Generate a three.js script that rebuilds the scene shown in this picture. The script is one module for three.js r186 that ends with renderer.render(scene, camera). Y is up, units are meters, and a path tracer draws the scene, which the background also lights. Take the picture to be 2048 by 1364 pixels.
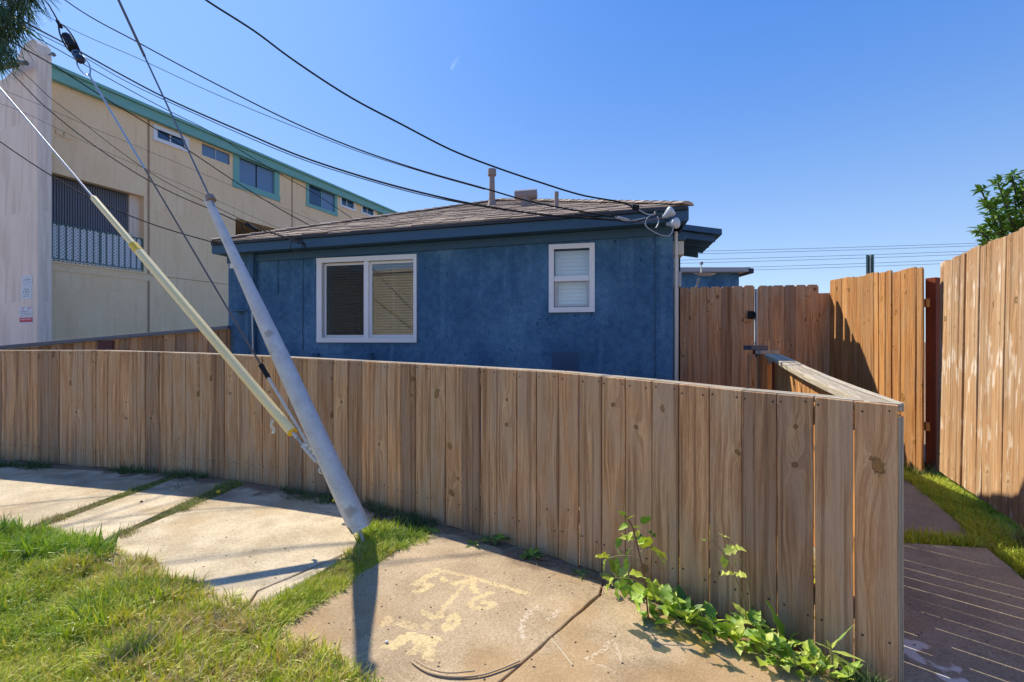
import * as THREE from 'three';
import { mergeGeometries } from 'three/addons/utils/BufferGeometryUtils.js';
import { RoundedBoxGeometry } from 'three/addons/geometries/RoundedBoxGeometry.js';

// ---------- camera, sky, sun, exposure ----------
const F = 900, H = 1.4, CX = 1024, CY = 682;           // focal length and principal point of the photograph, eye height
const scene = new THREE.Scene();
const camera = new THREE.PerspectiveCamera(2 * Math.atan(682 / F) * 180 / Math.PI, 2048 / 1364, 0.05, 1500);
camera.position.set(0, H, 0);
camera.lookAt(0, H, -1);
const SUN_AZ = 47 * Math.PI / 180, SUN_EL = 46 * Math.PI / 180;   // azimuth measured to the left of the view
const sunDir = new THREE.Vector3(-Math.sin(SUN_AZ) * Math.cos(SUN_EL), Math.sin(SUN_EL), -Math.cos(SUN_AZ) * Math.cos(SUN_EL));
const sun = new THREE.DirectionalLight(new THREE.Color(1, 0.91, 0.74), 3.5);
sun.position.copy(sunDir).multiplyScalar(40);
sun.castShadow = true; sun.shadow.radius = 1; sun.shadow.mapSize.set(4096, 4096);
Object.assign(sun.shadow.camera, { left: -16, right: 16, top: 16, bottom: -16, near: 1, far: 120 });
scene.add(sun, sun.target);
{
  const W = 2048, Hh = 1024, d = new Float32Array(W * Hh * 4);
  const zen = [0.004, 0.07, 0.33], mid = [0.032, 0.205, 0.57], hor = [0.48, 0.62, 0.71];
  for (let j = 0; j < Hh; j++) for (let i = 0; i < W; i++) {
    const ph = ((i + 0.5) / W - 0.5) * 2 * Math.PI, el = ((j + 0.5) / Hh - 0.5) * Math.PI;
    const dx = Math.cos(el) * Math.cos(ph), dy = Math.sin(el), dz = Math.cos(el) * Math.sin(ph);
    const s = Math.max(0, dy), cg = Math.max(0, dx * sunDir.x + dy * sunDir.y + dz * sunDir.z);
    const a = Math.exp(-s * 4.6), b = Math.exp(-s * 1.9);
    const glow = 0.15 * Math.pow(cg, 7) + 0.035 * Math.pow(cg, 2), k = (j * W + i) * 4;
    for (let c = 0; c < 3; c++) {
      let v = zen[c] * (1 - b) + mid[c] * (b - a) * 1.05 + hor[c] * a;
      v = v * (0.84 + 0.2 * cg) + glow * [0.66, 0.82, 0.95][c];
      d[k + c] = v;
    }
    { // short contrail
      const X = dx / -dz, Y = dy / -dz; if (dz < -0.5 && X > -0.14 && X < -0.11 && Y > 0.6 && Y < 0.64) { const t = Math.max(0, Math.min(1, ((X + 0.1345) * 0.0155 + (Y - 0.606) * 0.026) / 0.000916)), e = Math.hypot(X + 0.1345 - t * 0.0155, Y - 0.606 - t * 0.026); const f = Math.max(0, 1 - e / 0.0028) * (1 - t * 0.8); d[k] += 0.16 * f; d[k + 1] += 0.15 * f; d[k + 2] += 0.12 * f; }
    }
    d[k + 3] = 1;
  }
  const t = new THREE.DataTexture(d, W, Hh, THREE.RGBAFormat, THREE.FloatType);
  t.mapping = THREE.EquirectangularReflectionMapping; t.magFilter = t.minFilter = THREE.LinearFilter; t.wrapS = THREE.RepeatWrapping;
  t.needsUpdate = true;
  scene.background = t; scene.environment = t;
}
const renderer = new THREE.WebGLRenderer({ antialias: true });
renderer.setSize(1024, 682);
renderer.toneMapping = THREE.LinearToneMapping;
renderer.toneMappingExposure = 2.0;
renderer.shadowMap.enabled = true;

// ---------- helpers ----------
const V = (x, y, z) => new THREE.Vector3(x, y, z);
const P = (px, py, Z) => V((px - CX) / F * Z, H - (py - CY) / F * Z, -Z);          // measured picture point at a known distance
const G = (px, py, y = 0) => { const Z = (H - y) * F / (py - CY); return [(px - CX) / F * Z, Z]; };   // measured picture point on the ground: plan [X, Z]
function onPlane(px, py, p0, n) {
  const o = V(0, H, 0), d = V((px - CX) / F, -(py - CY) / F, -1);
  return o.clone().addScaledVector(d, p0.clone().sub(o).dot(n) / d.dot(n));
}
function rng(seed) { let s = seed >>> 0; return () => { s = (s + 0x6D2B79F5) | 0; let t = Math.imul(s ^ (s >>> 15), 1 | s); t = (t + Math.imul(t ^ (t >>> 7), 61 | t)) ^ t; return ((t ^ (t >>> 14)) >>> 0) / 4294967296; }; }
const R0 = rng(7), rr = (a, b, r = R0) => a + (b - a) * r();
const perm = new Float32Array(65536); { const q = rng(99); for (let i = 0; i < 65536; i++) perm[i] = q(); }
const hsh = (x, y) => perm[((x * 7919 + y * 104729 + (x * y) * 31) & 65535)];
function noise(x, y) {
  const xi = Math.floor(x), yi = Math.floor(y); let fx = x - xi, fy = y - yi; fx = fx * fx * (3 - 2 * fx); fy = fy * fy * (3 - 2 * fy);
  const a = hsh(xi, yi), b = hsh(xi + 1, yi), c = hsh(xi, yi + 1), d = hsh(xi + 1, yi + 1);
  return a + (b - a) * fx + (c - a) * fy + (a - b - c + d) * fx * fy;
}
const fbm = (x, y, o = 4) => { let v = 0, a = 0.5; for (let i = 0; i < o; i++) { v += a * noise(x + i * 17.3, y + i * 9.1); x *= 2.03; y *= 2.03; a *= 0.5; } return v / (1 - Math.pow(0.5, o)); };
const sm = (a, b, x) => { x = Math.min(1, Math.max(0, (x - a) / (b - a))); return x * x * (3 - 2 * x); };
const lerp = (a, b, t) => a + (b - a) * t;
const mixc = (a, b, t) => [lerp(a[0], b[0], t), lerp(a[1], b[1], t), lerp(a[2], b[2], t)];
function tex(W, Hh, fn, srgb = true, wrap = true) {     // fn(u, v) -> [r,g,b] 0..255 or a number 0..1
  const d = new Uint8Array(W * Hh * 4);
  for (let j = 0; j < Hh; j++) for (let i = 0; i < W; i++) {
    let c = fn((i + 0.5) / W, (j + 0.5) / Hh); if (typeof c === 'number') { c *= 255; c = [c, c, c]; }
    const k = (j * W + i) * 4; for (let q = 0; q < 3; q++) d[k + q] = Math.max(0, Math.min(255, c[q])); d[k + 3] = 255;
  }
  const t = new THREE.DataTexture(d, W, Hh); t.magFilter = THREE.LinearFilter; t.minFilter = THREE.LinearFilter;
  if (wrap) t.wrapS = t.wrapT = THREE.RepeatWrapping;
  if (srgb) t.colorSpace = THREE.SRGBColorSpace; t.needsUpdate = true; return t;
}
const std = (o) => new THREE.MeshStandardMaterial({ roughness: 0.85, ...o });
const lin = (r, g, b) => new THREE.Color().setRGB(r, g, b);
const taken = {};
function numbered(n) { const k = taken[n] = (taken[n] ?? -1) + 1; return k ? n + '_' + String(k).padStart(3, '0') : n; }
function shadows(m) { m.castShadow = true; m.receiveShadow = true; return m; }
function part(name, geo, mat, parent, label) { const m = shadows(new THREE.Mesh(geo, mat)); m.name = name; if (label) m.userData.label = label; parent.add(m); return m; }
function stuffPart(name, geo, mat, parent) { const m = part(name, geo, mat, parent); m.userData.kind = 'stuff'; return m; }
function thing(name, label, category, pos = [0, 0, 0], yaw = 0, group) {
  const g = new THREE.Group(); g.name = numbered(name); g.position.set(...pos); g.rotation.y = yaw; g.userData = { label, category };
  if (group) g.userData.group = group; scene.add(g); g.updateMatrixWorld(true); return g;
}
function single(name, geo, mat, label, category, group, kind) {
  const m = shadows(new THREE.Mesh(geo, mat)); m.name = numbered(name); m.userData = { label, category }; if (group) m.userData.group = group; if (kind) m.userData.kind = kind; scene.add(m); return m;
}
function structure(name, geo, mat) { const m = shadows(new THREE.Mesh(geo, mat)); m.name = numbered(name); m.userData = { kind: 'structure' }; scene.add(m); return m; }
const box = (w, h, d, x = 0, y = 0, z = 0) => new THREE.BoxGeometry(w, h, d).translate(x, y, z);                     // centred
const slabBox = (x0, x1, y0, y1, z0, z1) => new THREE.BoxGeometry(x1 - x0, y1 - y0, z1 - z0).translate((x0 + x1) / 2, (y0 + y1) / 2, (z0 + z1) / 2);
const rbox = (x0, x1, y0, y1, z0, z1, r = 0.006) => new RoundedBoxGeometry(x1 - x0, y1 - y0, z1 - z0, 1, r).translate((x0 + x1) / 2, (y0 + y1) / 2, (z0 + z1) / 2);
const merge = (l) => mergeGeometries(l.map((g) => { g = g.index ? g.toNonIndexed() : g; for (const k of Object.keys(g.attributes)) if (!['position', 'normal', 'uv'].includes(k)) g.deleteAttribute(k); return g; }));
function tube(pts, r, seg = 40, rad = 6) { return new THREE.TubeGeometry(pts.length === 2 ? new THREE.LineCurve3(pts[0], pts[1]) : new THREE.CatmullRomCurve3(pts, false, 'centripetal'), seg, r, rad); }
function rod(a, b, r0, r1 = r0, n = 12) {               // tapered closed rod from a to b
  const d = b.clone().sub(a), g = new THREE.CylinderGeometry(r1, r0, d.length(), n, 1);
  g.applyQuaternion(new THREE.Quaternion().setFromUnitVectors(V(0, 1, 0), d.clone().normalize())); return g.translate((a.x + b.x) / 2, (a.y + b.y) / 2, (a.z + b.z) / 2);
}
function metreUV(g, s = 1) {                            // uv in metres from the dominant plane of each face
  g = g.index ? g.toNonIndexed() : g; const p = g.attributes.position, n = g.attributes.normal, uv = new Float32Array(p.count * 2);
  for (let i = 0; i < p.count; i++) {
    const ax = Math.abs(n.getX(i)), ay = Math.abs(n.getY(i)), az = Math.abs(n.getZ(i));
    let u, v; if (ay > ax && ay > az) { u = p.getX(i); v = p.getZ(i); } else if (ax > az) { u = p.getZ(i); v = p.getY(i); } else { u = p.getX(i); v = p.getY(i); }
    uv[i * 2] = u / s; uv[i * 2 + 1] = v / s;
  }
  g.setAttribute('uv', new THREE.BufferAttribute(uv, 2)); return g;
}
const shape = (pts) => { const s = new THREE.Shape(); pts.forEach(([x, y], i) => i ? s.lineTo(x, y) : s.moveTo(x, y)); s.closePath(); return s; };

// ---------- materials ----------
function wood(seed, o) {
  const q = rng(seed), kn = [], cr = [];
  const nk = o.knots ?? 3; for (let i = 0; i < nk; i++) kn.push([rr(0.06, 0.94, q), rr(0.03, 0.97, q), 0.004 + 0.016 * Math.pow(q(), 1.8), q() < 0.55, rr(0.45, 0.95, q), q(), rr(-0.5, 0.5, q)]);
  for (let i = 0; i < (o.cracks ?? 2); i++) { const v0 = q(); cr.push([rr(0.1, 0.9, q), v0, v0 + rr(0.04, 0.25, q)]); }
  const s = seed * 13.7, W = 176, Hh = 1536, bump = new Float32Array(W * Hh);
  let idx = 0;
  const map = tex(W, Hh, (u, v) => {
    let gx = u * 5 + fbm(u * 1.5 + s, v * 4.8, 3) * 1.6, kc = 0, kd = 9, kr = null, tail = 0;
    for (const k of kn) {
      const dy = (v - k[1]) * 2.4; if (Math.abs(dy) > 0.35) continue; const dx = (u - k[0]) * 0.145 + k[6] * dy * 0.5;
      const e = Math.hypot(dx, dy * 0.45) / k[2]; gx += Math.sign(dx) * Math.exp(-e * e * 0.10) * 0.8 * (1 - Math.exp(-Math.abs(dx) * 300));
      const dd = Math.hypot(dx, dy * k[4]) / k[2] * (0.75 + 0.5 * noise(u * 22 + s, v * 260)); if (dd < kd) { kd = dd; kr = k; }
      if (k[3]) tail = Math.max(tail, Math.exp(-Math.pow(dx / k[2] / 0.8, 2)) * Math.exp(-Math.abs(dy) / 0.05));
    }
    const n1 = noise(gx * 3 + s, v * 7), n2 = noise(gx * 13 + s, v * 13), n3 = noise(u * 80 + s, v * 66), n4 = noise(gx * 34, v * 24 + s);
    const tone = 0.34 * n1 + 0.28 * n2 + 0.18 * n3 + 0.2 * n4;
    let c = mixc(o.a, o.b, sm(0.2, 0.8, tone));
    c = mixc(c, o.c, (o.grey ?? 0.5) * sm(0.35, 0.75, fbm(u * 2.2 + s, v * 7 + s, 3)));
    if (o.d) c = mixc(c, o.d, (o.dAmt ?? 0.7) * sm(0.58, 0.74, fbm(u * 3.1 + s * 2, v * 13 + s, 4)));
    const streak = sm(0.66, 0.86, noise(u * 9 + s, v * 2.3)); c = mixc(c, [o.a[0] * 0.72, o.a[1] * 0.7, o.a[2] * 0.7], streak * 0.4);
    c = mixc(c, o.k ?? [172, 132, 70], tail * 0.55);
    let h = tone;
    if (kd < 1.5) {
      const ring = 0.5 + 0.5 * Math.sin(kd * 13 + noise(u * 30, v * 90) * 2.5);
      const kcx = mixc(mixc(c, o.k ?? [150, 112, 58], 0.8), [92, 66, 40], ring * (0.45 + 0.5 * kr[5])); c = mixc(c, kcx, sm(1.35, 0.75, kd) * (0.75 + 0.25 * kr[5]));
      c = mixc(c, [64, 48, 32], (0.25 + 0.55 * kr[5]) * sm(0.7, 1.0, kd) * sm(1.35, 1.05, kd)); h = 0.35 + 0.3 * ring;
    }
    for (const k of cr) if (v > k[1] && v < k[2]) { const w = Math.abs(u - k[0] - (noise(v * 12, s) - 0.5) * 0.08); if (w < 0.008) { c = mixc(c, [45, 36, 30], 0.75 * (1 - w / 0.008)); h -= 0.5 * (1 - w / 0.008); } }
    const sp = (noise(u * 170 + s, v * 900) - 0.5) * 16; bump[idx++] = Math.max(0, Math.min(1, h));
    return [c[0] + sp, c[1] + sp, c[2] + sp];
  });
  let bi = 0; const bm = tex(W, Hh, () => bump[bi++], false);
  return (o.tints ?? [[1, 1, 1]]).map((t) => std({ map, bumpMap: bm, bumpScale: o.bs ?? 0.0022, roughness: 0.88, color: lin(...t) }));
}
const fenceWood = [], sunWood = [], paleWood = [];
for (let i = 0; i < 8; i++) fenceWood.push(...wood(11 + i * 7, { a: [160, 118, 80], b: [212, 172, 128], c: [182, 158, 132], grey: 0.6, knots: [2, 4, 1, 3, 5, 2, 0, 3][i], cracks: i % 3, tints: [[1, 0.99, 0.96], [0.70, 0.69, 0.69], [1.1, 1.03, 0.93]] }));
for (let i = 0; i < 5; i++) sunWood.push(...wood(211 + i * 5, { a: [158, 104, 52], b: [212, 156, 92], c: [182, 148, 108], grey: 0.5, knots: 4 + i % 3, cracks: 2, k: [196, 136, 36], tints: [[1, 1, 1], [0.82, 0.78, 0.74]] }));
for (let i = 0; i < 5; i++) paleWood.push(...wood(311 + i * 5, { a: [150, 112, 74], b: [200, 160, 116], c: [182, 158, 128], grey: 0.55, d: [226, 216, 204], dAmt: 0.65, knots: 3, cracks: 2, k: [190, 150, 92], tints: [[1, 1, 1], [0.86, 0.84, 0.82]] }));
const greyWood = wood(401, { a: [136, 124, 104], b: [204, 192, 168], c: [178, 170, 156], grey: 0.6, knots: 2, cracks: 4, tints: [[1, 1, 1], [0.9, 0.9, 0.9]] });
const redPost = wood(431, { a: [120, 52, 26], b: [158, 74, 36], c: [108, 52, 34], grey: 0.4, knots: 2, cracks: 1 })[0];
const maroon = std({ color: lin(0.13, 0.05, 0.045), roughness: 0.8 });
const pick = (l, r = R0) => l[Math.floor(r() * l.length)];

const stuccoBump = tex(1024, 1024, (u, v) => { const a = fbm(u * 40, v * 40, 4), b = fbm(u * 9 + 5, v * 7, 3); return 0.55 * a + 0.45 * sm(0.42, 0.62, b) * fbm(u * 90, v * 60, 2); }, false);
const blueMap = tex(1024, 1024, (u, v) => {
  const a = fbm(u * 6, v * 5, 4), b = fbm(u * 50, v * 50, 3), st = fbm(u * 26, v * 2.2 + 4, 3); let c = mixc([52, 94, 128], [78, 121, 152], sm(0.25, 0.75, a)); c = mixc(c, [92, 132, 160], sm(0.6, 0.8, st) * 0.35);
  const g2 = noise(u * 330, v * 330), pitShade = sm(0.72, 0.86, fbm(u * 70 + 4, v * 44, 3)) * sm(0.45, 0.6, fbm(u * 5 + 1, v * 6, 2)), e = (b - 0.5) * 26 + (g2 - 0.5) * 22 - pitShade * 40; return [c[0] + e, c[1] + e, c[2] + e];  // trowel hollows drawn as darker colour in place of relief shading
});
const blue = std({ map: blueMap, bumpMap: stuccoBump, bumpScale: 0.016, roughness: 0.82 });
const blueTrim = std({ color: lin(0.03, 0.092, 0.165), roughness: 0.6 });
const darkTrim = std({ color: lin(0.02, 0.022, 0.03), roughness: 0.5 });
const cream = std({ map: tex(1024, 1024, (u, v) => { const a = fbm(u * 5, v * 4, 4), b = fbm(u * 120, v * 120, 2), st = sm(0.6, 0.8, fbm(u * 30, v * 1.6, 3)); let c = mixc([240, 206, 160], [248, 218, 178], a); c = mixc(c, [212, 176, 130], st * 0.2); const e = (b - 0.5) * 16; return [c[0] + e, c[1] + e, c[2] + e]; }), bumpMap: stuccoBump, bumpScale: 0.004, roughness: 0.9 });
const paleStucco = std({ map: tex(512, 512, (u, v) => { const a = fbm(u * 4, v * 3, 4), st = sm(0.55, 0.8, fbm(u * 16, v * 1.5, 3)); const c = mixc(mixc([226, 208, 190], [238, 222, 206], a), [204, 186, 168], st * 0.5), e = (noise(u * 200, v * 200) - 0.5) * 12; return [c[0] + e, c[1] + e, c[2] + e]; }), bumpMap: stuccoBump, bumpScale: 0.003, roughness: 0.9 });
const teal = std({ map: tex(256, 256, (u, v) => { const a = fbm(u * 14, v * 14, 4); return mixc([104, 166, 160], [134, 184, 172], a); }), roughness: 0.7 });
const white = std({ color: lin(0.78, 0.78, 0.78), roughness: 0.45 });
const glass = new THREE.MeshPhysicalMaterial({ color: 0xffffff, transmission: 1, thickness: 0, roughness: 0.02, ior: 1.75 });
const darkGlass = new THREE.MeshPhysicalMaterial({ color: lin(0.02, 0.07, 0.15), roughness: 0.06, ior: 1.7 });
const skyTintGlass = new THREE.MeshPhysicalMaterial({ color: lin(0.13, 0.22, 0.36), roughness: 0.08, ior: 1.6 });  // blue of the reflected sky painted into the pane colour
const black = std({ color: lin(0.008, 0.009, 0.012), roughness: 0.95 });
const steel = std({ map: tex(256, 512, (u, v) => { const a = fbm(u * 7, v * 20, 4), b = noise(u * 60, v * 160); const c = mixc([178, 176, 174], [214, 212, 208], a), e = (b - 0.5) * 14; const r = sm(0.74, 0.84, fbm(u * 5 + 3, v * 9, 3)); return mixc([c[0] + e, c[1] + e, c[2] + e], [140, 124, 106], r * 0.5); }), metalness: 0.12, roughness: 0.55 });
const cableSteel = std({ color: lin(0.42, 0.44, 0.46), metalness: 0.6, roughness: 0.45 });
const rustCable = std({ color: lin(0.12, 0.1, 0.09), roughness: 0.7 });
const yellowPlastic = std({ map: tex(128, 512, (u, v) => mixc([246, 216, 140], [250, 230, 182], fbm(u * 4, v * 12, 3))), roughness: 0.45 });
const yellowDeep = std({ color: lin(0.8, 0.5, 0.02), roughness: 0.45 });
const offWhite = std({ color: lin(0.6, 0.58, 0.5), roughness: 0.5 });
const pipe = std({ color: lin(0.26, 0.2, 0.18), roughness: 0.7 });

// ---------- ground ----------
const dirtMat = std({ map: tex(1024, 1024, (u, v) => { const a = fbm(u * 9, v * 9, 5), b = noise(u * 260, v * 260), c0 = fbm(u * 60, v * 60, 3); const c = mixc([112, 90, 68], [160, 134, 104], a * 0.6 + c0 * 0.4), e = (b - 0.5) * 34; return [c[0] + e, c[1] + e, c[2] + e]; }), bumpMap: tex(512, 512, (u, v) => fbm(u * 40, v * 40, 4), false), bumpScale: 0.012, roughness: 1 });
{
  const g = new THREE.PlaneGeometry(900, 900, 1, 1).rotateX(-Math.PI / 2).translate(0, -0.03, -100);
  structure('ground', metreUV(g, 2.2), dirtMat);
}
// concrete walk: slabs cut by joints
function concreteMap(x0, x1, Z0, Z1, W, Hh, strokes, opts) {
  const cv = new Float32Array(W * Hh), cw = new Float32Array(W * Hh), mx = W / (x1 - x0), mz = Hh / (Z1 - Z0);
  for (const [pts, wid, amt, kind] of strokes) {        // rubbed spray paint or chalk, drawn as thick strokes
    for (let i = 0; i + 1 < Math.max(2, pts.length); i++) {
      const A = G(...pts[i]), B = G(...(pts[i + 1] ?? pts[i]));
      const r = wid * 1.6, xa = Math.max(0, Math.floor((Math.min(A[0], B[0]) - r - x0) * mx)), xb = Math.min(W - 1, Math.ceil((Math.max(A[0], B[0]) + r - x0) * mx));
      const za = Math.max(0, Math.floor((Math.min(A[1], B[1]) - r - Z0) * mz)), zb = Math.min(Hh - 1, Math.ceil((Math.max(A[1], B[1]) + r - Z0) * mz));
      const dx = B[0] - A[0], dz = B[1] - A[1], L = dx * dx + dz * dz || 1e-9;
      for (let j = za; j <= zb; j++) for (let i2 = xa; i2 <= xb; i2++) {
        const X = x0 + i2 / mx, Z = Z0 + j / mz, t = Math.max(0, Math.min(1, ((X - A[0]) * dx + (Z - A[1]) * dz) / L));
        const dd = Math.hypot(X - A[0] - t * dx, Z - A[1] - t * dz) + (noise(X * 70, Z * 70) - 0.5) * wid * 0.6, q = amt * sm(wid * 0.62, wid * 0.38, dd), arr = kind ? cw : cv;
        if (q > arr[j * W + i2]) arr[j * W + i2] = q;
      }
    }
  }
  let k = 0;
  return tex(W, Hh, (u, v) => {
    const X = x0 + u * (x1 - x0), Z = Z0 + v * (Z1 - Z0);
    const a = fbm(X * 1.3, Z * 1.3, 4), b = fbm(X * 7 + 3, Z * 7, 4), n = noise(X * 330, Z * 330), n2 = noise(X * 130, Z * 130), sp = noise(X * 90 + 7, Z * 90);
    let c = mixc(opts.a, opts.b, sm(0.15, 0.85, a * 0.55 + b * 0.45)); c = mixc(c, [112, 98, 80], 0.42 * sm(0.6, 0.8, fbm(X * 1.9 + 31, Z * 3.2 + 7, 4))); const e = (n - 0.5) * 40 + (n2 - 0.5) * 20;
    c = [c[0] + e, c[1] + e, c[2] + e];
    if (sp > 0.965) c = mixc(c, [66, 60, 52], 0.6);
    c = mixc(c, [150, 116, 72], (opts.rust ?? 0.5) * sm(0.52, 0.74, fbm(X * 2.1 + 9, Z * 2.1 + 4, 4)));
    if (opts.lichen) { const l = sm(0.6, 0.78, fbm(X * 5.5 + 2, Z * 5.5 + 8, 4)) * opts.lichen(X, Z); c = mixc(c, [176, 136, 44], l * 0.55); }
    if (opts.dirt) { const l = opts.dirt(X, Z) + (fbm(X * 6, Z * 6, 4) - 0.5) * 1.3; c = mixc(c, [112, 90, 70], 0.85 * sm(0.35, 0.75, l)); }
    if (opts.cement) { const l = opts.cement(X, Z) + (fbm(X * 12, Z * 12, 4) - 0.5) * 1.2; c = mixc(c, [214, 212, 206], 0.8 * sm(0.45, 0.6, l)); }
    c = mixc(c, [224, 200, 142], cv[k] * (0.25 + 0.5 * sm(0.2, 0.7, n2 * 0.6 + b * 0.5))); c = mixc(c, [216, 206, 190], cw[k] * sm(0.3, 0.7, n2)); k++;
    return c;
  }, true, false);
}
const concBump = tex(512, 512, (u, v) => 0.6 * noise(u * 256, v * 256) + 0.4 * fbm(u * 60, v * 60, 3), false);
function slab(pxs, mapMat, reg, parent, th = 0.06) {
  const pts = pxs.map((p) => p[2] ? [p[0], p[1]] : G(p[0], p[1]));
  const q = rng(Math.round(pts[0][0] * 1000)), out = [];
  pts.forEach((a, i) => { const b = pts[(i + 1) % pts.length], n = Math.max(1, Math.round(Math.hypot(b[0] - a[0], b[1] - a[1]) / 0.09)); for (let k = 0; k < n; k++) out.push([lerp(a[0], b[0], k / n) + (k ? rr(-0.006, 0.006, q) : 0), lerp(a[1], b[1], k / n) + (k ? rr(-0.006, 0.006, q) : 0)]); });
  const g = new THREE.ExtrudeGeometry(shape(out), { depth: th, bevelEnabled: true, bevelSize: 0.006, bevelThickness: 0.006, bevelSegments: 2, bevelOffset: -0.006 });
  g.rotateX(-Math.PI / 2).translate(0, -th - 0.006, 0);
  const p = g.attributes.position, uv = g.attributes.uv; for (let i = 0; i < p.count; i++) uv.setXY(i, (p.getX(i) - reg[0]) / (reg[1] - reg[0]), (-p.getZ(i) - reg[2]) / (reg[3] - reg[2]));
  return part('slab', g, mapMat, parent);
}
// unseen street added to bounce light onto the fence: pale concrete with a kerb
{
  const m = std({ map: tex(512, 512, (u, v) => { const a = fbm(u * 6, v * 6, 4), e = (noise(u * 250, v * 250) - 0.5) * 24; const c = mixc([158, 146, 128], [184, 172, 152], a); return [c[0] + e, c[1] + e, c[2] + e]; }), roughness: 0.95 });
  structure('added_road', metreUV(new THREE.BoxGeometry(140, 0.1, 11).translate(0, -0.071, 5.9), 4), m); structure('kerb', metreUV(new THREE.BoxGeometry(140, 0.24, 0.15).translate(0, -0.13, 0.3), 2), m);
  structure('added_far_sidewalk', metreUV(new THREE.BoxGeometry(140, 0.24, 2.2).translate(0, -0.125, 12.55), 4), m);
}
// the front fence line on the ground, measured along its foot
const FB = [[-260, 899], [0, 915], [142, 926], [319, 940], [443, 953], [585, 972], [726, 998], [825, 1026], [959, 1062], [1117, 1110], [1205, 1141], [1420, 1220], [1625, 1302], [1797, 1366]];
const FBg = FB.map((p) => G(...p));
const footZ = (X) => { for (let i = 0; i + 1 < FBg.length; i++) if (X >= FBg[i][0] && X <= FBg[i + 1][0]) return lerp(FBg[i][1], FBg[i + 1][1], (X - FBg[i][0]) / (FBg[i + 1][0] - FBg[i][0])); return X < 0 ? 6 : 1.85; };
{
  const walk = new THREE.Group(); walk.name = 'sidewalk'; walk.userData = { kind: 'structure' }; scene.add(walk);
  const regN = [-1.7, 2.5, 0.9, 3.6], regF = [-9, 0, 2, 6.2];
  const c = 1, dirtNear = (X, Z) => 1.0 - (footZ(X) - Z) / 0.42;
  const strokes = [
    [[[872, 1139], [905, 1146], [945, 1155], [1052, 1187]], 0.030, 0.75],
    [[[868, 1148], [842, 1161], [830, 1168], [862, 1170], [850, 1178], [834, 1184]], 0.045, 0.85], [[[884, 1157], [889, 1162]], 0.04, 0.8],
    [[[910, 1166], [944, 1160], [946, 1176], [952, 1182]], 0.042, 0.85], [[[925, 1172], [872, 1234]], 0.030, 0.6], [[[846, 1225], [872, 1236], [884, 1234]], 0.035, 0.75],
    [[[983, 1186], [950, 1196], [940, 1208], [950, 1217], [976, 1216], [986, 1208], [966, 1204]], 0.035, 0.7],
    [[[910, 1228], [918, 1240], [903, 1256], [890, 1258], [898, 1240], [910, 1228]], 0.035, 0.8],
    [[[776, 1241], [772, 1245]], 0.055, 0.6], [[[806, 1247], [808, 1247]], 0.05, 0.7], [[[824, 1254], [827, 1254]], 0.045, 0.6], [[[850, 1252], [854, 1254]], 0.04, 0.45],
    [[[778, 1290], [800, 1289], [806, 1276], [822, 1272], [838, 1280], [870, 1282], [852, 1296], [858, 1314]], 0.055, 0.85], [[[824, 1304], [842, 1292], [842, 1285]], 0.055, 0.75], [[[725, 1283], [735, 1278]], 0.06, 0.35],
    [[[1080, 1210], [1048, 1235], [1040, 1268], [1052, 1275]], 0.03, 0.5, c], [[[1115, 1222], [1098, 1240]], 0.03, 0.55, c], [[[1232, 1270], [1205, 1300], [1172, 1318]], 0.02, 0.55, c], [[[1180, 1320], [1240, 1350]], 0.015, 0.3, c], [[[1225, 1274], [1246, 1330]], 0.015, 0.3, c]];
  const near = std({ map: concreteMap(...regN, 1920, 1280, strokes, { a: [150, 130, 102], b: [190, 168, 136], rust: 0.42, lichen: (X, Z) => sm(0.2, 0.7, X) * sm(1.3, 0.3, footZ(X) - Z), dirt: dirtNear }), bumpMap: concBump, bumpScale: 0.0016, roughness: 0.92 });
  near.bumpMap = concBump.clone(); near.bumpMap.repeat.set(4, 2.6); near.bumpMap.needsUpdate = true;
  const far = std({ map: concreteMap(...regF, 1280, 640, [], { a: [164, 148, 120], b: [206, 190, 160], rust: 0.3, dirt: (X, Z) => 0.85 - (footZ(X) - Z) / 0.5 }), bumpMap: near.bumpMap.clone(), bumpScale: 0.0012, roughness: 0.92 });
  far.bumpMap.repeat.set(9, 4); far.bumpMap.needsUpdate = true;
  slab([[-420, 912], [347, 948], [72, 1048], [0, 1084], [-560, 1084]], far, regF, walk);
  slab([[366, 951], [462, 962], [222, 1072], [170, 1100], [40, 1090], [94, 1050]], far, regF, walk);
  slab([[492, 967], [700, 1006], [752, 1026], [704, 1100], [514, 1181], [480, 1222], [370, 1194], [205, 1124], [236, 1074]], far, regF, walk);
  slab([[756, 1030], [732, 1086], [534, 1214], [486, 1226], [516, 1183], [706, 1101.5]], far, regF, walk);
  slab([[880, 1058], [1206, 1163], [1198, 1188], [994, 1366], [930, 1420], [800, 1420], [680, 1345], [548, 1294], [566, 1250], [805, 1092]], near, regN, walk);
  slab([[1209, 1164.5], [1500, 1283], [1800, 1420], [1800, 1660], [700, 1660], [936, 1422], [999, 1367.5], [1203, 1189.5]], near, regN, walk);
  const path = new THREE.Group(); path.name = 'path'; path.userData = { kind: 'structure' }; scene.add(path);
  const regP = [1.4, 4.6, 1.1, 6.0];
  const pm = std({ map: concreteMap(...regP, 1024, 1568, [], { a: [126, 116, 98], b: [160, 148, 126], rust: 0.25, cement: (X, Z) => 0.9 - Math.hypot(X - 1.83, (Z - 1.98) * 0.55) / 0.17 }), bumpMap: near.bumpMap, bumpScale: 0.0014, roughness: 0.92 });
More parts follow.
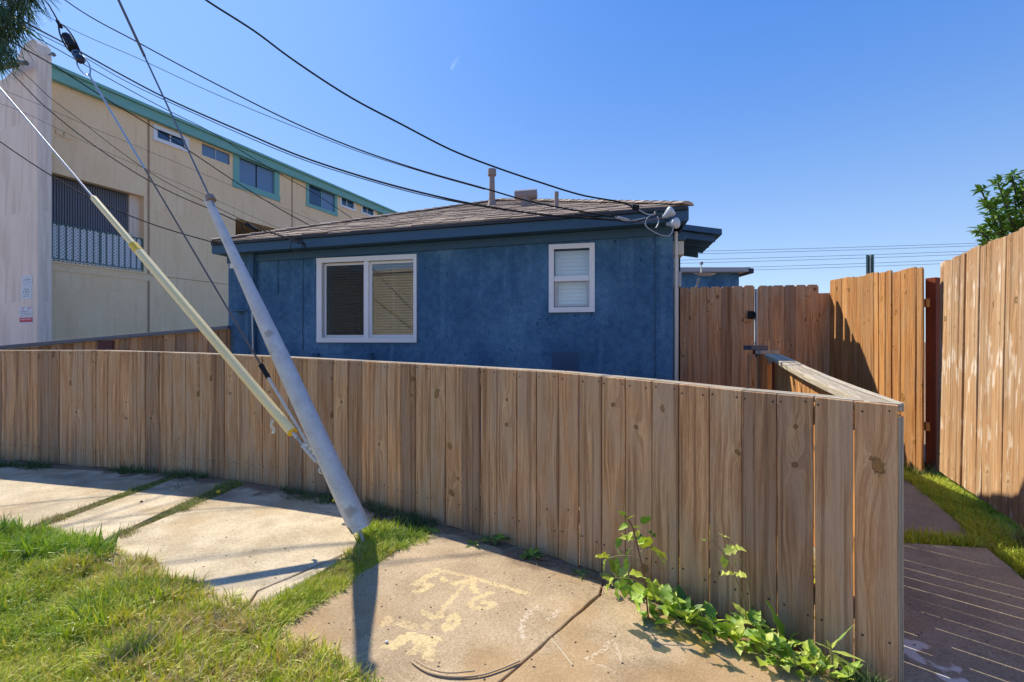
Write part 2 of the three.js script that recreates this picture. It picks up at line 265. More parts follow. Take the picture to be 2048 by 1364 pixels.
  slab([[1.45, 1.3, 1], [2.7, 1.3, 1], [3.0, 2.62, 1], [3.22, 3.05, 1], [2.1, 3.22, 1], [1.63, 1.93, 1]], pm, regP, path);
  slab([[2.16, 3.38, 1], [3.28, 3.16, 1], [4.05, 4.62, 1], [4.2, 5.9, 1], [2.6, 5.9, 1]], pm, regP, path);
}

// ---------- fences ----------
function boardGeo(w, h, t, o = {}) {
  const q = o.r ?? R0, wob = o.wob ?? 0.0018, e = o.ear ?? 0, pts = [], n = 5, tilt = o.topTilt ?? 0, sk = o.skew ?? 0;
  for (let i = 0; i <= n; i++) { const y = (h - e) * i / n; pts.push([-w / 2 + (i && i < n ? rr(-wob, wob, q) : 0) + sk * y, y - (i ? tilt / 2 : 0) * (i === n ? 1 : 0)]); }
  if (e) pts.push([-w / 2 + e * 0.9 + sk * h, h - tilt / 2], [w / 2 - e * 0.9 + sk * h, h + tilt / 2]);
  for (let i = n; i >= 0; i--) { const y = (h - e) * i / n; pts.push([w / 2 + (i && i < n ? rr(-wob, wob, q) : 0) + sk * y, y + (i === n ? tilt / 2 : 0) + (i === 0 ? rr(-0.004, 0.004, q) : 0)]); }
  const g = new THREE.ExtrudeGeometry(shape(pts), { depth: t - 0.003, bevelEnabled: true, bevelSize: 0.0025, bevelThickness: 0.0025, bevelSegments: 1, bevelOffset: -0.0025 });
  g.translate(0, 0, -t + 0.0005);                       // front face at z = 0
  const p = g.attributes.position, uv = g.attributes.uv, vo = q() * Math.max(0.02, 2.36 - h), flip = q() < 0.5 ? -1 : 1, cup = rr(-0.004, 0.004, q) * (o.warp ?? 1), bow = rr(-0.005, 0.005, q) * (o.warp ?? 1);
  for (let i = 0; i < p.count; i++) {
    const x = p.getX(i), y = p.getY(i), z = p.getZ(i);
    uv.setXY(i, 0.5 + flip * (x / w * 0.94 + z * 2), (y + vo) / 2.4);
    p.setZ(i, z + cup * (x / w) * 2 + bow * Math.sin(y / h * Math.PI));
  }
  g.computeVertexNormals(); return g;
}
function place(m, X, Z, y, yaw) { m.position.set(X, y, -Z); m.rotation.y = yaw; return m; }
const nailMat = std({ color: lin(0.03, 0.03, 0.035), metalness: 0.5, roughness: 0.5 });
function nailAt(list, X, Z, y, yaw, off) { const g = new THREE.CylinderGeometry(0.0045, 0.0045, 0.004, 6).rotateX(Math.PI / 2); g.translate(off, y, 0.001).rotateY(yaw).translate(X, 0, -Z); list.push(g); }
const capMat = greyWood[0];
function capPiece(a, b, ya, yb, w, t, mat, parent, side = 0) {   // flat rail on a fence top from plan a to plan b
  const d = Math.hypot(b[0] - a[0], b[1] - a[1]), g = new RoundedBoxGeometry(d, t, w, 1, 0.004); const p = g.attributes.position, uv = g.attributes.uv, o = R0();
  for (let i = 0; i < p.count; i++) uv.setXY(i, p.getZ(i) / 0.15 + 0.5 + p.getY(i) * 3, (p.getX(i) + 0.5) / 2.4 * 0.9 + 0.3 * o);
  const m = part('cap_rail', g, mat, parent); const yaw = Math.atan2(b[1] - a[1], b[0] - a[0]);
  m.position.set((a[0] + b[0]) / 2, (ya + yb) / 2 + t / 2, -(a[1] + b[1]) / 2); m.rotation.set(0, yaw, Math.atan2(yb - ya, d), 'YXZ'); m.translateZ(side); return m;
}
const EDGE = [1797, 1708, 1628, 1553, 1483, 1418, 1357, 1303, 1250, 1203, 1157, 1116, 1073, 1033, 994, 959, 924, 891, 860, 829.5, 801, 774, 748, 723, 695, 665, 635, 606, 577, 551, 524, 497, 472, 448, 423, 398, 371, 344, 318, 291, 266, 240, 215, 191, 167, 143, 119, 97, 75, 53, 27, 2, -23, -48, -73, -98, -124, -150, -176, -202];
const TOP = [[-260, 700], [0, 701], [190, 701], [330, 704], [560, 714], [830, 728], [1110, 744], [1300, 762], [1500, 783], [1640, 795], [1805, 811]];
const interp = (t, x) => { for (let i = 0; i + 1 < t.length; i++) if (x <= t[i + 1][0]) return lerp(t[i][1], t[i + 1][1], (x - t[i][0]) / (t[i + 1][0] - t[i][0])); return t[t.length - 1][1]; };
function footAt(px) {                                   // where the sight line at this column meets the fence line
  const k = (px - CX) / F; for (let i = 0; i + 1 < FBg.length; i++) { const a = FBg[i], b = FBg[i + 1], fa = a[0] - k * a[1], fb = b[0] - k * b[1]; if (fa * fb <= 0) { const t = fa / (fa - fb); return [lerp(a[0], b[0], t), lerp(a[1], b[1], t)]; } }
  const a = FBg[FBg.length - 2], b = FBg[FBg.length - 1], fa = a[0] - k * a[1], fb = b[0] - k * b[1], t = fa / (fa - fb); return [lerp(a[0], b[0], t), lerp(a[1], b[1], t)];
}
const topAt = (px) => { const f = footAt(px); return H - (interp(TOP, px) - CY) / F * f[1]; };
{
  const fence = thing('front_fence', 'weathered brown board fence with flat cap rail running along the sidewalk', 'fence'), q = rng(5), nails = [];
  for (let i = 0; i + 1 < EDGE.length; i++) {
    const r = footAt(EDGE[i]), l = footAt(EDGE[i + 1]), L = Math.hypot(r[0] - l[0], r[1] - l[1]), yaw = Math.atan2(r[1] - l[1], r[0] - l[0]);
    const gap = [0.004, 0.0075, 0.0085, 0.004, 0.003, 0.0055, 0.0045, 0.003, 0.004][i] ?? rr(0.005, 0.0095, q);
    const X = (r[0] + l[0]) / 2, Z = (r[1] + l[1]) / 2, tp = topAt((EDGE[i] + EDGE[i + 1]) / 2), y0 = rr(-0.035, -0.018, q);
    const tl = topAt(EDGE[i + 1]), tr2 = topAt(EDGE[i]);
    const m = part('board', boardGeo(L - gap, tp - y0 - 0.001, 0.019, { r: q, topTilt: tr2 - tl, wob: 0.0014, warp: 0.7 }), pick(fenceWood, q), fence); place(m, X, Z, y0, yaw + rr(-0.02, 0.02, q)); m.translateZ(rr(-0.004, 0.003, q));
    for (const yy of [tp - 0.035, 0.16]) for (const s of [-0.34, 0.34]) nailAt(nails, X, Z, yy + rr(-0.012, 0.012, q), yaw, s * L + rr(-0.01, 0.01, q));
  }
  stuffPart('nail_heads', merge(nails), nailMat, fence);
  const cuts = [-202, 0, 191, 398, 560, 723, 891, 1116, 1303, 1483, 1628, 1803];
  for (let i = 0; i + 1 < cuts.length; i++) {
    const a = footAt(cuts[i]), b = footAt(cuts[i + 1]); capPiece(a, b, topAt(cuts[i]) - 0.026, topAt(cuts[i + 1]) - 0.026, 0.088, 0.03, greyWood[i % 2], fence, -0.069);
    for (const [yo, h] of [[-0.13, 0.085], [-0.95, 0.085]]) {     // back rails the boards are nailed to
      const m = capPiece(a, b, topAt(cuts[i]) + yo, topAt(cuts[i + 1]) + yo, 0.036, h, fenceWood[(i * 5) % 24], fence, -0.040); m.name = 'back_rail';
    }
  }
  const c = footAt(1797), e = footAt(1801.5), yaw = Math.atan2(e[1] - footAt(1700)[1], e[0] - footAt(1700)[0]);
  const trim = part('corner_trim', boardGeo(0.019, topAt(1800) - 0.035, 0.085, { wob: 0.0005, warp: 0.2 }), greyWood[1], fence, 'pale grey trim board closing the fence corner'); place(trim, e[0], e[1], -0.02, yaw);
  for (const px of [1770, 1203, 748, 371, 50]) { const f = footAt(px), m = part('post', rbox(-0.045, 0.045, -0.02, topAt(px) - 0.16, -0.145, -0.06, 0.004), fenceWood[7], fence); const g2 = footAt(px + 15), h2 = footAt(px - 15); place(m, f[0], f[1], 0, Math.atan2(g2[1] - h2[1], g2[0] - h2[0])); }
}
// low return fence beside the path, with a sagging cap rail
const RA = [1.625, 1.87], RBp = [2.70, 4.55];
{
  const fence = thing('return_fence', 'low board fence with broad sagging grey cap rail beside the path', 'fence'), q = rng(17), n = 20;
  const D = [RBp[0] - RA[0], RBp[1] - RA[1]], L = Math.hypot(...D), yaw = Math.atan2(D[1], D[0]);
  const topR = (t) => { const z = lerp(RA[1], RBp[1], t), x = lerp(RA[0], RBp[0], t), px = CX + x / z * F; const y = interp([[1500, 706], [1562, 708], [1590, 721], [1630, 741], [1700, 768], [1760, 790], [1805, 806]], px); return H - (y - CY) / F * z; };
  for (let i = 0; i < n; i++) {
    const t = (i + 0.5) / n, gap = rr(0.007, 0.012, q), m = part('board', boardGeo(L / n - gap, topR(t) - 0.075, 0.018, { r: q, topTilt: topR(t + 0.5 / n) - topR(t - 0.5 / n) }), pick(sunWood, q), fence); place(m, lerp(RA[0], RBp[0], t) - 0.045, lerp(RA[1], RBp[1], t) + 0.03, 0.02, yaw + Math.PI);
  }
  for (let i = 0; i < 5; i++) { const a = [lerp(RA[0], RBp[0], i / 5), lerp(RA[1], RBp[1], i / 5)], b = [lerp(RA[0], RBp[0], (i + 1) / 5), lerp(RA[1], RBp[1], (i + 1) / 5)]; capPiece(a, b, topR(i / 5) - 0.037, topR((i + 1) / 5) - 0.037, 0.135, 0.037, greyWood[0], fence, -0.062); const m = capPiece(a, b, 0.25, 0.25, 0.036, 0.085, sunWood[3], fence, -0.03); m.name = 'rail'; }
  const post = part('post', rbox(-0.045, 0.045, -0.03, topR(1) - 0.045, -0.045, 0.045, 0.004), redPost, fence, 'red brown square post under the cap rail'); place(post, RBp[0] - 0.05, RBp[1] - 0.06, 0, yaw);
}
// small gate and its post beyond the return fence
{
  const g = thing('low_gate', 'low wooden gate of brown boards with short top rail', 'gate'), q = rng(23);
  const A = [RBp[0] + 0.02, RBp[1] + 0.12], B = [2.73, 5.0], top = 1.26;
  const yaw = Math.atan2(B[1] - A[1], B[0] - A[0]);
  const X0 = (1516 - CX) / F * 4.9, X1 = (1549 - CX) / F * 4.72;
  for (let i = 0; i < 2; i++) { const m = part('board', boardGeo(0.1, top - 0.06, 0.018, { r: q }), i ? sunWood[2] : fenceWood[4], g); place(m, lerp(X0, X1, 0.28 + i * 0.46), 4.86 - i * 0.1, 0.05, 0.3); }
  const c = part('cap_rail', rbox(-0.12, 0.12, 0, 0.04, -0.04, 0.04, 0.004), greyWood[0], g); place(c, (X0 + X1) / 2, 4.79, top, 0.3);
  const k = part('block', rbox(-0.035, 0.035, 0, 0.09, -0.02, 0.02, 0.004), greyWood[1], g); place(k, X1 - 0.035, 4.7, top - 0.1, 0.3);
  const p = thing('gate_post', 'square orange brown gate post with dark flat cap and black latch', 'post'), X = (1514 - CX) / F * 5.1;
  place(part('post', rbox(-0.055, 0.055, 0, 1.33, -0.055, 0.055, 0.004), redPost, p), X + 0.035, 5.1, -0.03, 0.35);
  place(part('post_board', boardGeo(0.1, 1.28, 0.02, { r: q }), fenceWood[9], p), X - 0.08, 5.04, -0.03, 0.1);
  place(part('post_cap', rbox(-0.11, 0.10, 0, 0.05, -0.07, 0.07, 0.004), std({ color: lin(0.10, 0.105, 0.12), roughness: 0.6 }), p), X - 0.01, 5.1, 1.3, 0.15);
  const lt = merge([rbox(-0.03, 0.02, 0, 0.05, 0, 0.02, 0.003), tube([V(-0.03, 0.0, 0.02), V(0, -0.012, 0.035), V(0.03, 0, 0.02)], 0.005, 8, 5)]); place(part('latch', lt, black, p), X - 0.05, 4.99, 1.22, 0.15);
}
// fence closing the far side of the small yard on the left
{
  const fence = thing('side_fence', 'grey brown board fence sloping up to the blue house corner', 'fence'), q = rng(31), A = P(-140, 704, 5.8), B = P(460, 651, 6.15), n = 26;
  const D = [B.x - A.x, -B.z + A.z], L = Math.hypot(...D), yaw = Math.atan2(D[1], D[0]);
  for (let i = 0; i < n; i++) { const t = (i + 0.5) / n, m = part('board', boardGeo(L / n - rr(0.003, 0.008, q), lerp(A.y, B.y, t) - 0.07, 0.018, { r: q, topTilt: (B.y - A.y) / n }), pick(fenceWood, q), fence); place(m, lerp(A.x, B.x, t), -lerp(A.z, B.z, t), 0.02, yaw); }
  for (let i = 0; i < 3; i++) { const t0 = i / 3, t1 = (i + 1) / 3; capPiece([lerp(A.x, B.x, t0), -lerp(A.z, B.z, t0)], [lerp(A.x, B.x, t1), -lerp(A.z, B.z, t1)], lerp(A.y, B.y, t0) - 0.045, lerp(A.y, B.y, t1) - 0.045, 0.09, 0.045, std({ color: lin(0.16, 0.165, 0.18), roughness: 0.8 }), fence, 0.015); }
  const t = (() => { for (let k = 0; k <= 1; k += 0.001) { const x = lerp(A.x, B.x, k), z = -lerp(A.z, B.z, k); if (CX + x / z * F > 214) return k; } return 0.6; })();
  place(part('post', rbox(-0.09, 0.09, 0, lerp(A.y, B.y, t) - 0.055, 0.006, 0.03, 0.004), maroon, fence, 'dark maroon painted board'), lerp(A.x, B.x, t), -lerp(A.z, B.z, t), 0, yaw);
}
// tall dog-eared fence and gate beside the house
{
  const q = rng(41), fence = thing('dog_eared_fence', 'tall dog eared board fence joined to the blue house corner', 'fence'), Zf = (px) => lerp(6.12, 6.36, (px - 1346) / 320);
  const put = (parent, px0, px1, pyTop, list, ear, zo = 0) => { const Z = Zf((px0 + px1) / 2) + zo, x0 = (px0 - CX) / F * Z, x1 = (px1 - CX) / F * Z, h = H - (pyTop - CY) / F * Z; const m = part('board', boardGeo(x1 - x0 - 0.004, h - 0.03, 0.019, { r: q, ear, wob: 0.002 }), pick(list, q), parent); return place(m, (x0 + x1) / 2, Z, 0.03, -0.1); };
  [[1346, 1356, 577], [1356, 1378, 575], [1378, 1399, 574], [1399, 1420, 573.5], [1420, 1442, 573.5], [1442, 1464, 573], [1464, 1487, 572], [1487, 1509, 570.5]].forEach(([a, b, t], i) => put(fence, a, b, t, fenceWood, i ? 0.028 : 0));
  for (const y of [0.5, 1.7]) place(part('rail', box(1.12, 0.09, 0.038), fenceWood[3], fence), 2.76, 6.29, y, -0.1);
  const pm = part('metal_post', rod(V(0, -0.03, 0), V(0, 2.12, 0), 0.022, 0.022, 14), cableSteel, fence, 'slim galvanised hinge post'); pm.position.set((1513 - CX) / F * 6.24, 0, -6.24);
  const gate = thing('yard_gate', 'dog eared brown board gate right of the slim metal post', 'gate');
  [[1517, 1538, 571], [1538, 1545, 571], [1545, 1569, 570.5], [1569, 1591, 570], [1591, 1613, 569.5], [1613, 1637, 569]].forEach(([a, b, t]) => put(gate, a, b, t, fenceWood, b - a > 12 ? 0.028 : 0, 0.01));
  for (const y of [0.45, 1.75]) place(part('rail', box(0.8, 0.09, 0.038), fenceWood[5], gate), 3.84, 6.4, y, -0.1);
  place(part('hinge', merge([rbox(-0.045, 0.04, -0.055, 0.055, 0, 0.008, 0.003), rod(V(0.045, -0.04, 0.012), V(0.045, 0.04, 0.012), 0.012)]), black, gate, 'black steel hinge plate'), (1502 - CX) / F * 6.2, 6.2, H - (630 - CY) / F * 6.2, -0.1);
  const fill = thing('filler_fence', 'narrow low boards between the gate and the sunlit tall fence', 'fence');
  [[1637, 1661, 586], [1661, 1672, 584]].forEach(([a, b, t]) => put(fill, a, b, t, fenceWood, 0, 0.02));
}
// tall sunlit fence on the right: two panels that have leaned apart
function panel(name, label, A, B, hA, hB, n, mats, seed, bottom, lean) {
  const fence = thing(name, label, 'fence'), q = rng(seed), D = [B[0] - A[0], B[1] - A[1]], L = Math.hypot(...D), yaw = Math.atan2(D[1], D[0]); let t0 = 0;
  const ws = []; let tot = 0; for (let i = 0; i < n; i++) { const w = rr(0.75, 1.25, q); ws.push(w); tot += w; }
  for (let i = 0; i < n; i++) {
    const w = ws[i] / tot * L, t = t0 + w / 2 / L; t0 += w / L;
    const m = part('board', boardGeo(w - rr(0.002, 0.007, q), lerp(hA, hB, t) - bottom + rr(-0.02, 0.015, q), 0.018, { r: q, ear: q() < 0.6 ? 0.018 : 0.008, wob: 0.003, warp: 1.8, skew: rr(-0.004, 0.004, q) }), pick(mats, q), fence);
    place(m, lerp(A[0], B[0], t), lerp(A[1], B[1], t), bottom, yaw + Math.PI + rr(-0.05, 0.05, q)); m.rotateX(lean); m.translateZ(rr(-0.006, 0.006, q));
  }
  for (const y of [0.5, 1.8]) { const m = part('rail', box(L - 0.06, 0.085, 0.036), mats[2], fence); m.position.set((A[0] + B[0]) / 2, y, -(A[1] + B[1]) / 2); m.rotation.y = yaw + Math.PI; m.translateZ(-0.08); }
  return fence;
}
panel('tall_fence', 'tall golden brown board fence standing in full sun behind the low fence', [4.28, 4.70], [4.50, 6.36], 2.17, 2.28, 14, sunWood, 53, 0.02, 0);
{
  panel('tall_fence', 'tall pale weathered board fence leaning at the right edge above the grass', [2.70, 1.35], [4.42, 4.68], 2.24, 2.22, 26, paleWood, 59, 0.06, -0.015);
  const p = thing('fence_post', 'dark red brown post in the gap between the two tall fences', 'post'); place(part('post', rbox(-0.045, 0.045, 0, 2.1, -0.045, 0.045, 0.004), redPost, p), 4.47, 4.78, -0.03, 0.4);
  place(part('dark_board', boardGeo(0.12, 2.05, 0.018, {}), redPost, p), 4.55, 4.86, 0, 0.7);
}

// ---------- blue house ----------
const HS = 0.84, hy = (y) => H + (y - H) * HS, HC = V(2.13 * HS, 0, -5.95 * HS), HY = -12 * Math.PI / 180;
const house = thing('house', 'blue stucco single storey house with brown shingle hip roof', 'house', HC.toArray(), HY);
const hN = V(0, 0, 1).applyAxisAngle(V(0, 1, 0), HY);
const onHouse = (px, py, off = 0) => house.worldToLocal(onPlane(px, py, HC.clone().addScaledVector(hN, off), hN));
{
  const L = 6.94 * HS, D = 8, yT = hy(3.0);
  const w1a = onHouse(645, 526), w1b = onHouse(828, 675), w2a = onHouse(1108, 499), w2b = onHouse(1179, 614);
  const wall = new THREE.Shape(); wall.moveTo(-L, 0); wall.lineTo(0, 0); wall.lineTo(0, yT); wall.lineTo(-L, yT); wall.closePath();
  const hole = (a, b) => { const h = new THREE.Path(); h.moveTo(a.x, b.y); h.lineTo(b.x, b.y); h.lineTo(b.x, a.y); h.lineTo(a.x, a.y); h.closePath(); wall.holes.push(h); };
  hole(w1a, w1b); hole(w2a, w2b);
  const front = new THREE.ExtrudeGeometry(wall, { depth: 0.14, bevelEnabled: false }).translate(0, 0, -0.14);
  const body = metreUV(merge([front, slabBox(-0.14, 0, 0, yT, -D, -0.141), slabBox(-L, -L + 0.14, 0, yT, -D, -0.141), slabBox(-L + 0.141, -0.141, 0, yT, -D, -D + 0.14)]), 2.6);
  const wm = part('wall', body, blue, house);
  part('ceiling', slabBox(-L + 0.15, -0.15, 2.5, 2.55, -D + 0.15, -0.15), std({ color: lin(0.5, 0.5, 0.48) }), house);
  part('interior_floor', slabBox(-L + 0.15, -0.15, 0.3, 0.35, -D + 0.15, -0.15), std({ color: lin(0.2, 0.15, 0.1) }), house);
  part('interior_partition', slabBox(-L + 0.15, -0.15, 0.36, 2.49, -3.2, -3.1), std({ color: lin(0.45, 0.43, 0.38) }), house);
  // roof: front hip face, side faces, back
  const xl = -7.0 * HS, xr = 0.14 * HS, zf = 0.25 * HS, yl = hy(2.965), yr = hy(3.10), ap = V(-3.12 * HS, hy(4.47), -3.35 * HS), bk = V(-3.12 * HS, hy(4.47), -5.4), zb = -D - 0.25;
  const EL = V(xl, yl, zf), ER = V(xr, yr, zf), BL = V(xl, yl, zb), BR = V(xr, yr, zb);
  const tri = (...l) => { const g = new THREE.BufferGeometry(); g.setAttribute('position', new THREE.Float32BufferAttribute(l.flatMap((v) => v.toArray()), 3)); g.setAttribute('uv', new THREE.Float32BufferAttribute(l.flatMap((v) => [v.x, v.z]), 2)); g.computeVertexNormals(); return g; };
  const shingle = std({ color: lin(0.15, 0.11, 0.09), roughness: 0.95 });
  const roof = part('roof', merge([tri(EL, ER, ap), tri(ER, BR, bk), tri(ER, bk, ap), tri(BL, EL, ap), tri(BL, ap, bk), tri(BR, BL, bk)]), shingle, house);
  // laminated shingles in courses on the front face
  const q = rng(61), n = 27, bx = [[], [], [], [], []], across = ER.clone().sub(EL).normalize(), nrm = ER.clone().sub(EL).cross(ap.clone().sub(EL)).normalize(), up = nrm.clone().cross(across).normalize();
  const m4 = new THREE.Matrix4().makeBasis(across, up, nrm), slope = ap.clone().sub(EL).dot(up), xap = ap.clone().sub(EL).dot(across), wE = ER.clone().sub(EL).length();
  for (let k = 0; k < n; k++) {
    const s0 = k * slope / n, fr = s0 / slope, a = xap * fr, b = wE - (wE - xap) * fr; let x = a - 0.02 + rr(0, 0.1, q);
    x = a;
    while (x < b - 0.05) {
      let w = rr(0.1, 0.36, q); if (x + w > b) w = b - x; const hh = slope / n * (q() < 0.5 ? 1.0 : 1.25), th = q() < 0.5 ? 0.011 : 0.019;
      const g = new THREE.BoxGeometry(w - 0.004, hh, th); g.rotateX(-0.05); g.translate(x + w / 2, s0 + hh / 2 - (q() < 0.3 ? 0.02 : 0), th / 2 + 0.006); g.applyMatrix4(m4); g.translate(EL.x, EL.y, EL.z); bx[Math.floor(q() * 5)].push(g); x += w;
    }
  }
  const shCol = [[0.42, 0.32, 0.25], [0.28, 0.21, 0.17], [0.35, 0.27, 0.21], [0.22, 0.165, 0.135], [0.48, 0.38, 0.29]];
  const shBump = tex(256, 256, (u, v) => noise(u * 128, v * 128), false);
  bx.forEach((l, i) => stuffPart('shingles', merge(l), std({ color: lin(...shCol[i]), roughness: 0.95, bumpMap: shBump, bumpScale: 0.002 }), roof));
  const caps = (A, B, nn, h) => { for (let i = 0; i < nn; i++) { const a = A.clone().lerp(B, i / nn), b = A.clone().lerp(B, (i + 1.35) / nn), d = b.clone().sub(a), g = new THREE.CylinderGeometry(0.1, 0.1, d.length(), 6, 1, false, -Math.PI / 2, Math.PI); g.scale(1, 1, 0.35); const m = part('hip_shingle', g, std({ color: lin(...shCol[i % 5]), roughness: 0.95 }), roof); const y = d.clone().normalize(), xx = y.clone().cross(V(0, 1, 0)).normalize(), zz = xx.clone().cross(y); m.quaternion.setFromRotationMatrix(new THREE.Matrix4().makeBasis(xx, y, zz)); m.position.copy(a.add(b).multiplyScalar(0.5)).addScaledVector(zz, h); m.rotateX(-0.07); } };
  caps(EL, ap, 30, 0.012); caps(ER, ap, 30, 0.012); caps(ap, bk, 12, 0.012);
  // eaves
  const bar = (A, B, h, d, dy, dz, mat, name) => { const l = A.distanceTo(B), m = part(name, new RoundedBoxGeometry(l, h, d, 1, 0.004), mat, house); m.position.copy(A.clone().add(B).multiplyScalar(0.5)).add(V(0, dy, dz)); const e = B.clone().sub(A); m.rotation.set(0, -Math.atan2(e.z, e.x), Math.atan2(e.y, Math.hypot(e.x, e.z)), 'YXZ'); return m; };
  bar(EL, ER, 0.04, 0.03, -0.018, 0.012, darkTrim, 'drip_edge'); bar(EL, ER, 0.115, 0.025, -0.096, -0.012, blueTrim, 'fascia');
  bar(V(xl, yl, zf), V(xl, yl, zb), 0.14, 0.025, -0.075, 0, blueTrim, 'fascia'); bar(V(xr, yr, zf), V(xr, yr, zb), 0.14, 0.025, -0.075, 0, blueTrim, 'fascia');
  bar(EL, ER, 0.02, 0.2, -0.135, -0.115, blueTrim, 'soffit'); bar(V(-L, yl, 0), V(0, yr, 0), 0.1, 0.03, -0.2, 0.014, blueTrim, 'frieze_board');
  // windows
  const win = (a, b, oa, ob, lab) => {
    const t = part('window', merge([slabBox(oa.x, ob.x, a.y, oa.y, -0.03, 0.024), slabBox(oa.x, ob.x, ob.y, b.y, -0.03, 0.026), slabBox(oa.x, a.x, b.y, a.y, -0.03, 0.022), slabBox(b.x, ob.x, b.y, a.y, -0.03, 0.022)]), white, house, lab);
    return t;
  };
  {
    const oa = onHouse(635, 517), ob = onHouse(834, 685), t = win(w1a, w1b, oa, ob, 'wide white framed sliding window with blinds'), mx = onHouse(733, 600).x;
    part('mullion', slabBox(mx - 0.032, mx + 0.03, w1b.y + 0.001, w1a.y - 0.001, -0.06, 0.012), white, t);
    const sash = (x0, x1, z) => { part('sash', merge([slabBox(x0, x1, w1a.y - 0.035, w1a.y - 0.002, z - 0.03, z), slabBox(x0, x1, w1b.y + 0.002, w1b.y + 0.035, z - 0.03, z), slabBox(x0, x0 + 0.03, w1b.y + 0.036, w1a.y - 0.036, z - 0.03, z)]), white, t); part('pane', slabBox(x0 + 0.02, x1 - 0.004, w1b.y + 0.03, w1a.y - 0.03, z - 0.018, z - 0.014), glass, t); };
    sash(w1a.x + 0.003, mx - 0.033, -0.035); sash(mx + 0.031, w1b.x - 0.003, -0.02);
    const scr = part('insect_screen', slabBox(w1a.x + 0.04, mx - 0.035, w1b.y + 0.036, w1a.y - 0.036, -0.03, -0.028), new THREE.MeshStandardMaterial({ color: lin(0.03, 0.035, 0.035), roughness: 0.9, transparent: true, opacity: 0.45 }), t);
    const sl = std({ color: lin(0.44, 0.48, 0.42), roughness: 0.5 }), ns = 27;
    for (let i = 0; i < ns; i++) for (const [x0, x1] of [[w1a.x + 0.01, mx - 0.01], [mx + 0.01, w1b.x - 0.01]]) { const g = box(x1 - x0, 0.003, 0.048); const m = part('slat', g, sl, t); m.position.set((x0 + x1) / 2, lerp(w1b.y + 0.02, w1a.y - 0.05, i / (ns - 1)), -0.12); m.rotation.x = 0.32; }
    for (const f of [0.12, 0.5, 0.88]) for (const [x0, x1] of [[w1a.x, mx], [mx, w1b.x]]) part('cord', slabBox(lerp(x0, x1, f) - 0.0015, lerp(x0, x1, f) + 0.0015, w1b.y + 0.02, w1a.y - 0.02, -0.094, -0.092), offWhite, t);
  }
  {
    const oa = onHouse(1098, 490), ob = onHouse(1189.5, 624), t = win(w2a, w2b, oa, ob, 'narrow white framed sash window with closed blinds'), my = onHouse(1144, 557).y;
    part('meeting_rail', slabBox(w2a.x + 0.002, w2b.x - 0.002, my - 0.03, my + 0.03, -0.07, 0.004), white, t);
    part('pane', slabBox(w2a.x + 0.002, w2b.x - 0.002, my + 0.031, w2a.y - 0.02, -0.03, -0.026), glass, t);
    part('sash', merge([slabBox(w2a.x + 0.002, w2a.x + 0.035, w2b.y + 0.01, my - 0.031, -0.07, -0.03), slabBox(w2b.x - 0.035, w2b.x - 0.002, w2b.y + 0.01, my - 0.031, -0.07, -0.03), slabBox(w2a.x + 0.036, w2b.x - 0.036, w2b.y + 0.01, w2b.y + 0.04, -0.07, -0.03)]), std({ color: lin(0.55, 0.57, 0.58), roughness: 0.5 }), t);
    part('pane', slabBox(w2a.x + 0.036, w2b.x - 0.036, w2b.y + 0.041, my - 0.031, -0.055, -0.051), glass, t);
    const sl = std({ color: lin(0.66, 0.74, 0.74), roughness: 0.5 }), ns = 15;
    for (let i = 0; i < ns; i++) { const m = part('slat', box(w2b.x - w2a.x - 0.01, 0.003, 0.066), sl, t); m.position.set((w2a.x + w2b.x) / 2, lerp(w2b.y + 0.03, w2a.y - 0.02, i / (ns - 1)), -0.115); m.rotation.x = 1.25; }
  }
  // things fixed on the front wall
  const pa = onHouse(496, 497), pb = onHouse(514, 640);
  part('wall_chase', rbox(pa.x, pb.x, 0.2, pa.y - 0.02, -0.02, 0.07, 0.006), blue, house, 'blue boxed conduit chase running up the wall');
  const sa = onHouse(461, 503), sb = onHouse(491, 536); part('white_panel', rbox(sa.x, sb.x, sb.y, sa.y, 0, 0.02, 0.004), std({ color: lin(0.72, 0.73, 0.74), roughness: 0.5 }), house, 'small white board under the eave');
  const va = onHouse(1104, 704), vb = onHouse(1156, 745); part('foundation_vent', merge([rbox(va.x, vb.x, vb.y - 0.3, va.y, 0, 0.012, 0.004), ...[0, 1, 2, 3, 4].map((i) => slabBox(lerp(va.x, vb.x, 0.12 + i * 0.17), lerp(va.x, vb.x, 0.2 + i * 0.17), vb.y - 0.25, va.y - 0.08, 0.012, 0.018))]), std({ color: lin(0.03, 0.075, 0.15), roughness: 0.7 }), house, 'darker blue vent patch low on the wall');
  const fa = onHouse(1262, 440), fb = onHouse(1344, 465); part('blocked_vent', merge([slabBox(fa.x, fb.x, fb.y, fb.y + 0.03, 0, 0.03), slabBox(fa.x, fa.x + 0.025, fb.y + 0.031, fa.y, 0, 0.028)]), blueTrim, house);
  for (const [x, y0, y1] of [[606, 500, 700], [556, 495, 590], [1310, 470, 760]]) { const a = onHouse(x, y0), b = onHouse(x, y1), pts = []; for (let i = 0; i <= 10; i++) pts.push(V(lerp(a.x, b.x, i / 10) + (i % 2 ? 0.006 : -0.004), lerp(a.y, b.y, i / 10), 0.006)); part('cable', tube(pts, 0.005, 30, 5), blueTrim, house); }
  const ga = onHouse(516, 625), gb = onHouse(519, 705); part('conduit', tube([V(ga.x, ga.y, 0.1), V(gb.x, gb.y - 0.5, 0.1)], 0.012, 6, 8), cableSteel, house); const ba = onHouse(490, 622); part('wall_bracket', rbox(ba.x - 0.12, ba.x + 0.1, ba.y - 0.01, ba.y + 0.012, 0, 0.09, 0.003), blueTrim, house);
